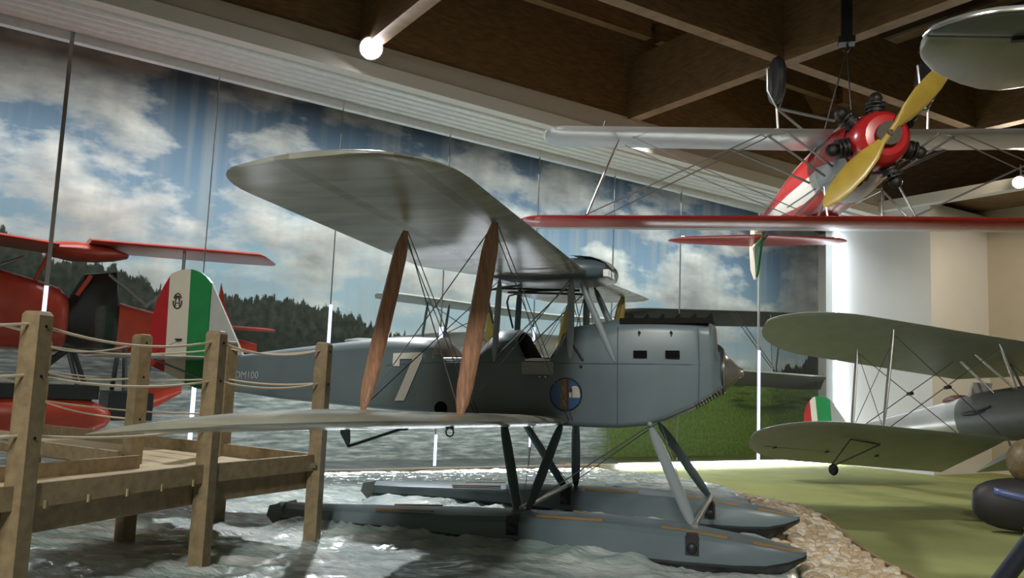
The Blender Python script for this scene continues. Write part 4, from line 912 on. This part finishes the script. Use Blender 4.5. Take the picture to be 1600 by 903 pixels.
# in these frames: x along the glass to the right, y away from the hall, z up
def flat_wing(mb, x0, x1, zf, chord, tipl, tipr, zs=0., th=.085, y0=-.75, rake=False):
    """wing lying along x; leading edge towards the hall"""
    st = []; n = 26
    for i in range(n + 1):
        t = i / n; x = x0 + (x1 - x0) * t; k = 1.
        if tipl and x - x0 < tipl: k = math.sqrt(max(.01, 1 - (1 - (x - x0) / tipl) ** 2))
        if tipr and x1 - x < tipr: k = min(k, math.sqrt(max(.01, 1 - (1 - (x1 - x) / tipr) ** 2)))
        if rake and x1 - x < tipr:
            t_ = 1 - (x1 - x) / tipr; c = chord * (1 - .88 * t_); st.append((V(x, y0 + chord * .80 * t_, zf(x)), V(x, y0 + chord * .80 * t_ + c, zf(x) - .02), th * (1 - .8 * t_))); continue
        z = zf(x); c = chord * k; st.append((V(x, y0 + (chord - c) * .35, z), V(x, y0 + (chord - c) * .35 + c, z - .02 + zs), th * max(.2, k)))
    return mb.wing(st)
rb = back('red_floatplane', 'orange red biplane floatplane behind the glass, left of the tricolour rudder', -14.6, -1.15)
m = MB(); flat_wing(m, -.9, 2.50, lambda x: 3.90 + .03 * (x - 1), 1.5, 0, .60, rake=True); m.build('upper_wing', M_hydro, rb, angle=60)
m = MB(); flat_wing(m, -4.2, -1.35, lambda x: 3.72 - .06 * (x + 1.35), 1.35, .7, 0); m.build('upper_wing', M_hydro, rb, angle=60)
m = MB(); m.loft([[V(x, .0 + w * math.cos(a), 3.72 + h * math.sin(a)) for a in [2 * math.pi * k / 18 for k in range(18)]] for x, w, h in ((-1.5, .1, .04), (-1.38, .4, .13), (-1.1, .5, .17), (-.75, .5, .15), (-.45, .4, .10), (-.25, .2, .04))]); m.build('wing_tank', M_hydro, rb)
m = MB(); m.loft([[V(x, w * math.copysign(abs(math.cos(a)) ** .7, math.cos(a)), (zt + zb) / 2 + (zt - zb) / 2 * math.copysign(abs(math.sin(a)) ** .7, math.sin(a))) for a in [2 * math.pi * k / 22 for k in range(22)]] for x, w, zb, zt in ((-3.6, .30, 2.3, 3.25), (-3.2, .42, 2.05, 3.35), (-2.2, .46, 2.02, 3.32), (-1.6, .46, 2.02, 3.18), (-1.25, .44, 2.04, 3.08), (-1.12, .38, 2.10, 2.95), (-1.08, .30, 2.2, 2.85))]); m.build('nose_cowl', M_hydro, rb)
m = MB(); m.loft([[V(x, w * math.cos(a), (zt + zb) / 2 + (zt - zb) / 2 * math.sin(a)) for a in [2 * math.pi * k / 20 for k in range(20)]] for x, w, zb, zt in ((-1.1, .3, 2.15, 2.9), (-.9, .38, 2.08, 3.35), (-.4, .38, 2.08, 3.45), (-.3, .36, 2.1, 2.85))]); m.build('engine', M_engine, rb)
m = MB(); m.loft([[V(x, w * math.copysign(abs(math.cos(a)) ** .7, math.cos(a)), (zt + zb) / 2 + (zt - zb) / 2 * math.copysign(abs(math.sin(a)) ** .7, math.sin(a))) for a in [2 * math.pi * k / 22 for k in range(22)]] for x, w, zb, zt in ((-.34, .42, 2.08, 2.92), (-.1, .44, 2.05, 2.86), (.6, .36, 2.06, 2.72), (1.4, .22, 2.12, 2.5), (2.1, .06, 2.18, 2.34))]); m.build('fuselage', M_hydro, rb)
m = MB(); flat_wing(m, 1.25, 2.35, lambda x: 2.60, .55, 0, .3, th=.05, y0=-.5); m.build('tailplane', M_hydro, rb, angle=60)
MB().prism([(1.22, 2.4), (1.34, 3.05), (1.38, 3.42), (1.46, 3.05), (1.75, 2.35)], lambda a, c, s: V(a, -.03 + .06 * s, c)).build('fin', M_hydro, rb, smooth=False)
MB().tube([(-1.62, -.3, 3.15), (-1.45, -.3, 3.62)], .035, 8).tube([(-1.0, -.38, 2.95), (-.82, -.4, 3.3)], .035, 8).build('cabane_strut', M_hydro, rb)
for a, b in (((-.55, -.35, 3.35), (.1, -.35, 2.85)), ((.05, -.35, 2.85), (.55, -.5, 3.3)), ((.3, .3, 3.1), (.6, .3, 2.75)), ((-2.9, -.4, 3.4), (-2.5, -.4, 3.2)), ((-2.2, -.4, 3.3), (-1.8, -.4, 3.5)), ((.6, -.5, 3.9), (.62, -.4, 2.75))): MB().tube([a, b], .028, 8).build('strut', M_steel, rb)
for y in (-.75, .75):
    m = MB(); m.loft([[V(x, y + w * math.cos(a), (zt + zb) / 2 + (zt - zb) / 2 * math.copysign(abs(math.sin(a)) ** .8, math.sin(a))) for a in [2 * math.pi * k / 18 for k in range(18)]] for x, w, zb, zt in ((-3.2, .10, .85, 1.15), (-2.9, .24, .70, 1.28), (-1.4, .27, .66, 1.32), (-.75, .26, .70, 1.28), (-.45, .16, .82, 1.14), (-.38, .05, .92, 1.05))]) if y < 0 else m.loft([[V(x, y + w * math.cos(a), (zt + zb) / 2 + (zt - zb) / 2 * math.sin(a)) for a in [2 * math.pi * k / 18 for k in range(18)]] for x, w, zb, zt in ((.15, .16, 1.05, 1.42), (.30, .22, 1.0, 1.46), (.6, .20, 1.12, 1.48), (.98, .06, 1.36, 1.50))])
    m.build('float', M_hydro, rb)
    for a, b in (((-1.0, y * .5, 2.1), (-1.9, y, 1.25)), ((-1.0, y * .5, 2.1), (-.7, y, 1.25)), ((-.2, y * .5, 2.1), (-.2, y, 1.4))): MB().tube([a, b], .04, 8).build('float_strut', M_dark, rb)
MB().box((-1.9, -.75, 1.38), (2.6, .40, .22)).build('float_deck', M_dark, rb, smooth=False); MB().box((-.05, .1, 1.15), (.7, 1.2, .46)).build('beaching_block', M_dark, rb, smooth=False)
# white biplane seen between the wooden struts
wb = back('white_biplane', 'white biplane behind the glass, seen between the wooden wing struts of the grey floatplane', -7.2, -1.05)
m = MB(); flat_wing(m, -3.12, 4.2, lambda x: 3.47 - .035 * (x + 3.1) if x < 1 else 3.33 + .02 * (x - 1), 1.2, .5, .5); m.build('upper_wing', M_palewing, wb, angle=60)
m = MB(); flat_wing(m, -3.7, 3.2, lambda x: 2.50 - .02 * (x + 3), 1.2, .6, .6); m.build('lower_wing', M_palewing, wb, angle=60)
for x in (-2.0, -1.5, 2.4): MB().strut((x, -.4, 3.40), (x - .14, -.45, 2.50), .06, .04).build('interplane_strut', M_greyd, wb)
MB().strut((-.50, -.35, 3.36), (-.46, -.35, 2.5), .22, .08, taper=.4).build('yellow_strut', M_yel, wb); MB().strut((1.48, -.35, 3.3), (1.52, -.35, 2.75), .22, .08, taper=.4).build('yellow_strut', M_yel, wb)
m = MB(); m.loft([[V(x, w * math.cos(a), 2.55 + h * math.sin(a)) for a in [2 * math.pi * k / 18 for k in range(18)]] for x, w, h in ((-2.6, .05, .1), (-1.6, .25, .25), (0, .4, .4), (1.6, .4, .4), (2.0, .3, .3), (2.2, .1, .1))]); m.build('fuselage', M_palewing, wb)
m = MB(); wire(m, (-2.0, -.4, 3.38), (-.3, -.4, 2.55), .010); wire(m, (-2.1, -.4, 2.5), (-.4, -.4, 3.35), .010); m.build('bracing_wire', M_steel, wb)
MB().tube([(0, .2, 2.5), (0, 1.58, 2.5)], .06, 8).build('wall_mount', M_greyd, wb)
# dark biplane behind the nose
db = back('dark_biplane', 'dark olive biplane behind the glass, right of the grey floatplane spinner', .1, -1.05)
m = MB(); flat_wing(m, -4.1, 2.75, lambda x: 3.93 + .06 * x, 1.65, .6, .45, zs=-.30); m.build('upper_wing', M_darkwing, db, angle=60)
m = MB(); flat_wing(m, -3.6, 3.55, lambda x: 2.36 - .01 * x, 1.5, .6, .9, zs=-.32); m.build('lower_wing', M_darkwing, db, angle=60)
m = MB(); m.tube([(-3.4, -.76, 2.41), (-.2, -.76, 2.38), (2.4, -.74, 2.35), (3.0, -.6, 2.34)], .022, 6); m.build('leading_edge', M_white, db)
for x in (.85, ): MB().strut((x, -.6, 4.0), (x + .1, -.6, 2.4), .06, .04).build('interplane_strut', M_palewing, db)
MB().strut((1.8, -.2, 4.0), (1.55, -.2, 2.4), .06, .04).build('interplane_strut', M_greyd, db)
m = MB(); m.loft([[V(x, w * math.cos(a), 2.75 + h * math.sin(a)) for a in [2 * math.pi * k / 18 for k in range(18)]] for x, w, h in ((-3.4, .05, .1), (-2.4, .28, .25), (-1.5, .4, .4), (-.9, .4, .4), (-.55, .3, .3), (-.4, .05, .05))]); m.build('fuselage', M_darkwing, db)
m = MB(); wire(m, (-.7, -.6, 3.9), (.9, -.6, 2.5), .012); wire(m, (-.5, -.6, 3.9), (1.0, -.6, 2.5), .012); m.build('bracing_wire', M_steel, db)
MB().tube([(-1.6, .2, 2.75), (-1.6, 1.58, 2.75)], .06, 8).build('wall_mount', M_greyd, db)
# painted ground behind the glass
gm_ = MB().add([H(-20, -.05, .005), H(-20, -2.6, .005), H(-3.2, -2.6, .005), H(-3.2, -.05, .005)], [(0, 1, 2, 3)]).build('trim_17', mat('grey_water_floor', (.24, .28, .27), .4, var=.5, scale=2.5, stretch=(1, 1, 1)), smooth=False); struct(gm_, 'grey rippled floor behind the glass')

# ------------------------------------------------------------------ LAMPS
def spot_fixture(name, label, p, aim, bulb, r=.14):
    p = V(p); d = (V(aim) - p).normalized(); t = thing(name, label, 'spotlight', Matrix.Translation(p), 'hall spotlights')
    MB().revolve([(-.34, .05), (-.32, .10), (-.10, r), (.0, r + .01), (.0, r - .01), (-.08, r - .02), (-.08, 0)], (0, 0, 0), d, 24).build('lamp_housing', M_ledge, t)
    MB().revolve([(-.05, r - .015), (-.02, r - .02), (.01, r * .6), (.02, 0.001)], (0, 0, 0), d, 24).build('lamp_face', bulb, t)
    MB().tube([V(0, 0, 0) - d * .25, V(0, 0, 0) - d * .25 + V(0, 0, .35)], .02, 8).build('lamp_bracket', M_dark, t)
    return t
def light(kind, name, p, aim, e, col, size=.2, cone=80, blend=.6, sx=None, sy=None):
    l = bpy.data.lights.new(name, kind); l.energy = e; l.color = col; o = bpy.data.objects.new(name, l); COL.objects.link(o); o.location = p
    o.rotation_euler = (V(aim) - V(p)).to_track_quat('-Z', 'Y').to_euler()
    if kind == 'SPOT': l.spot_size = R(cone); l.spot_blend = blend; l.shadow_soft_size = size
    if kind == 'POINT': l.shadow_soft_size = size
    if kind == 'AREA': l.shape = 'RECTANGLE'; l.size = sx; l.size_y = sy
    return o
Lp = H(-11.75, 1.78, 7.36); aimL = V(-1.0, -3.0, 1.0)
spot_fixture('spotlight', 'bright white spotlight on the pale ledge at upper left', Lp, aimL, M_bulb, .20)
dL = (aimL - Lp).normalized(); light('SPOT', 'spot_a', Lp + dL * .12, aimL, 2600, (.95, .97, 1), .12, 95, .7)
Rp_ = H(2.48, 5.25, 6.75); aimR = V(1.5, 3, 1.5)
spot_fixture('spotlight', 'warm spotlight on the white beam at the right edge', Rp_, aimR, M_bulbw, .13)
dR = (aimR - Rp_).normalized(); light('SPOT', 'spot_b', Rp_ + dR * .15, aimR, 420, (1, .84, .60), .12, 120, .8)
# unseen spots around the viewer, most added as fill; mural strips added too
light('SPOT', 'spot_c', H(-22.5, 15.5, 7.6), (-2.5, 0, 1.2), 1250, (1, .97, .90), .8, 80, .8)
light('SPOT', 'fill_i', (-1.0, -12.0, 7.5), (-1.8, -1.6, .2), 2000, (.98, .99, .95), .6, 80, .8)  # fill added above the viewer to brighten the plastic sheet
light('SPOT', 'spot_d', (4.5, -6.0, 7.2), (1.5, 5.0, .5), 1400, (1, .95, .84), .25, 60, .8)
light('SPOT', 'spot_e', (-3.5, 3.2, 7.3), (1.0, 4.5, 4.6), 1500, (1, .98, .95), .15, 45, .6)
light('SPOT', 'spot_f', H(1.2, 8.5, 6.9), H(5.2, 3.2, 2.6), 900, (1, .85, .64), .2, 70, .7)
light('POINT', 'lamp_glow', Rp_ + dR * .15 + V(0, 0, .12), aimR, 60, (1, .82, .58), .08)
light('SPOT', 'spot_g', (-2.5, 8.6, 7.2), (.8, 8.5, 0), 1300, (1, .97, .88), .2, 80, .7)
light('AREA', 'mural_fill', H(-8.5, -.35, 6.5), H(-8.5, -2.6, 1.8), 640, (.92, .96, 1), sx=22, sy=.12)  # unseen strip added above to light the mural
light('AREA', 'foot_light', H(-8.5, -.4, .15), H(-8.5, -2.6, 1.6), 80, (.95, .97, 1), sx=20, sy=.1)  # unseen low fill added behind the glass to brighten the mural
light('AREA', 'foot_light', H(-.9, .16, .12), H(-.9, 3.0, .5), 60, (.86, .92, 1), sx=7.6, sy=.10)
light('AREA', 'foot_light', H(-9.2, .16, .14), H(-9.2, 2.0, .4), 70, (.88, .94, 1), sx=8.5, sy=.08)
light('AREA', 'upright_tube', H(2.9, .10, 3.2), H(3.1, .9, 3.2), 26, (.86, .92, 1), sx=.10, sy=6.2)
w = bpy.data.worlds.new('hall_air'); sc.world = w; w.use_nodes = True; w.node_tree.nodes['Background'].inputs[0].default_value = (.85, .9, 1, 1); w.node_tree.nodes['Background'].inputs[1].default_value = .47

sc.view_settings.view_transform = 'Standard'; sc.view_settings.look = 'None'; sc.view_settings.gamma = 1; sc.view_settings.use_curve_mapping = False; sc.view_settings.exposure = 0.15
sc.cycles.use_denoising = True; sc.cycles.max_bounces = 8; sc.cycles.transparent_max_bounces = 12
try: sc.cycles.denoiser = 'OPENIMAGEDENOISE'
except Exception: pass

# ------------------------------------------------------------------ third level: pieces that belong to a part
def centre(o):
    vs = [v.co for v in o.data.vertices]; n_ = len(vs); return o.matrix_local @ (sum(vs, Vector()) / n_)
bpy.context.view_layer.update()
def nest(root, names, target):
    T = [c for c in root.children if c.type == 'MESH' and c.name.split('.')[0] == target]
    for c in list(root.children):
        if c.type == 'MESH' and c.name.split('.')[0] in names and T:
            t = min(T, key=lambda q: (centre(q) - centre(c)).length); ml = c.matrix_local.copy(); c.parent = t; c.matrix_local = t.matrix_local.inverted() @ ml
nest(fp, {'roundel_field', 'fasces_rod', 'fasces_band', 'fasces_blade', 'fasces_head'}, 'roundel')
nest(fp, {'rudder_white_band', 'rudder_green_band', 'rudder_crest', 'control_horn'}, 'rudder')
nest(fp, {'tank_cap', 'tank_band', 'tank_bracket'}, 'fuel_tank')
nest(fp, {'louvre'}, 'chin_strip'); nest(fp, {'exhaust_stub'}, 'exhaust_bank'); nest(fp, {'nose_ring'}, 'spinner'); nest(fp, {'door_hinge'}, 'door_flap')
nest(fp, {'cockpit_well', 'cockpit_sill', 'cockpit_back', 'cockpit_rim', 'headrest', 'rear_coaming', 'front_coaming', 'number_seven', 'registration_lettering', 'seam_rib', 'cooling_slot', 'cowl_latch', 'cable_duct', 'filler_plug', 'gear_bolt', 'inspection_hole', 'tail_fitting'}, 'fuselage')
nest(fp, {'float_bottom', 'float_transom', 'rubbing_strip', 'float_fitting', 'float_bolt'}, 'float')
nest(fp, {'aileron_horn', 'aileron_rod', 'mooring_ring'}, 'lower_wing')
nest(hp, {'red_flash', 'cockpit_hole', 'step_rail'}, 'fuselage'); nest(hp, {'wheel_disc'}, 'tyre'); nest(hp, {'propeller_hub'}, 'propeller')
nest(rp, {'aileron_bracket', 'aileron_hinge', 'aileron_gap'}, 'lower_wing'); nest(rp, {'windscreen', 'exhaust_pipe'}, 'fuselage_front'); nest(rp, {'cockpit_opening'}, 'fuselage'); nest(rp, {'rudder_white_band', 'rudder_green_band'}, 'rudder'); nest(rp, {'wire_spacer'}, 'bracing_wire')
nest(pier, {'rope_hole', 'rope_hook'}, 'post'); nest(pier, {'fixing_wedge', 'fixing_plate'}, 'fascia_beam')
nest(tp, {'edge_tube', 'hinge_bracket'}, 'stabilizer'); nest(wf, {'blue_stripe'}, 'fairing_shell'); nest(db, {'leading_edge'}, 'lower_wing')
for o in bpy.data.objects:
    b_ = o.name.split('.')[0]
    if o.parent is None: continue
    if b_ == 'rudder' and o.parent in (fp, rp): o['label'] = 'red trailing part of the tricolour rudder'
    if b_ == 'rudder_white_band': o['label'] = 'cream white band of the rudder'
    if b_ == 'rudder_green_band': o['label'] = 'green band of the rudder'
    if b_ == 'interplane_strut' and o.parent is fp: o['label'] = 'varnished wooden interplane strut'
    if b_ == 'propeller': o['label'] = 'yellow two bladed propeller'
    if b_ == 'number_seven': o['label'] = 'white number seven'
    if b_ == 'roundel': o['label'] = 'round blue emblem with bronze rod'
    if b_ == 'spinner': o['label'] = 'bare metal spinner cone'
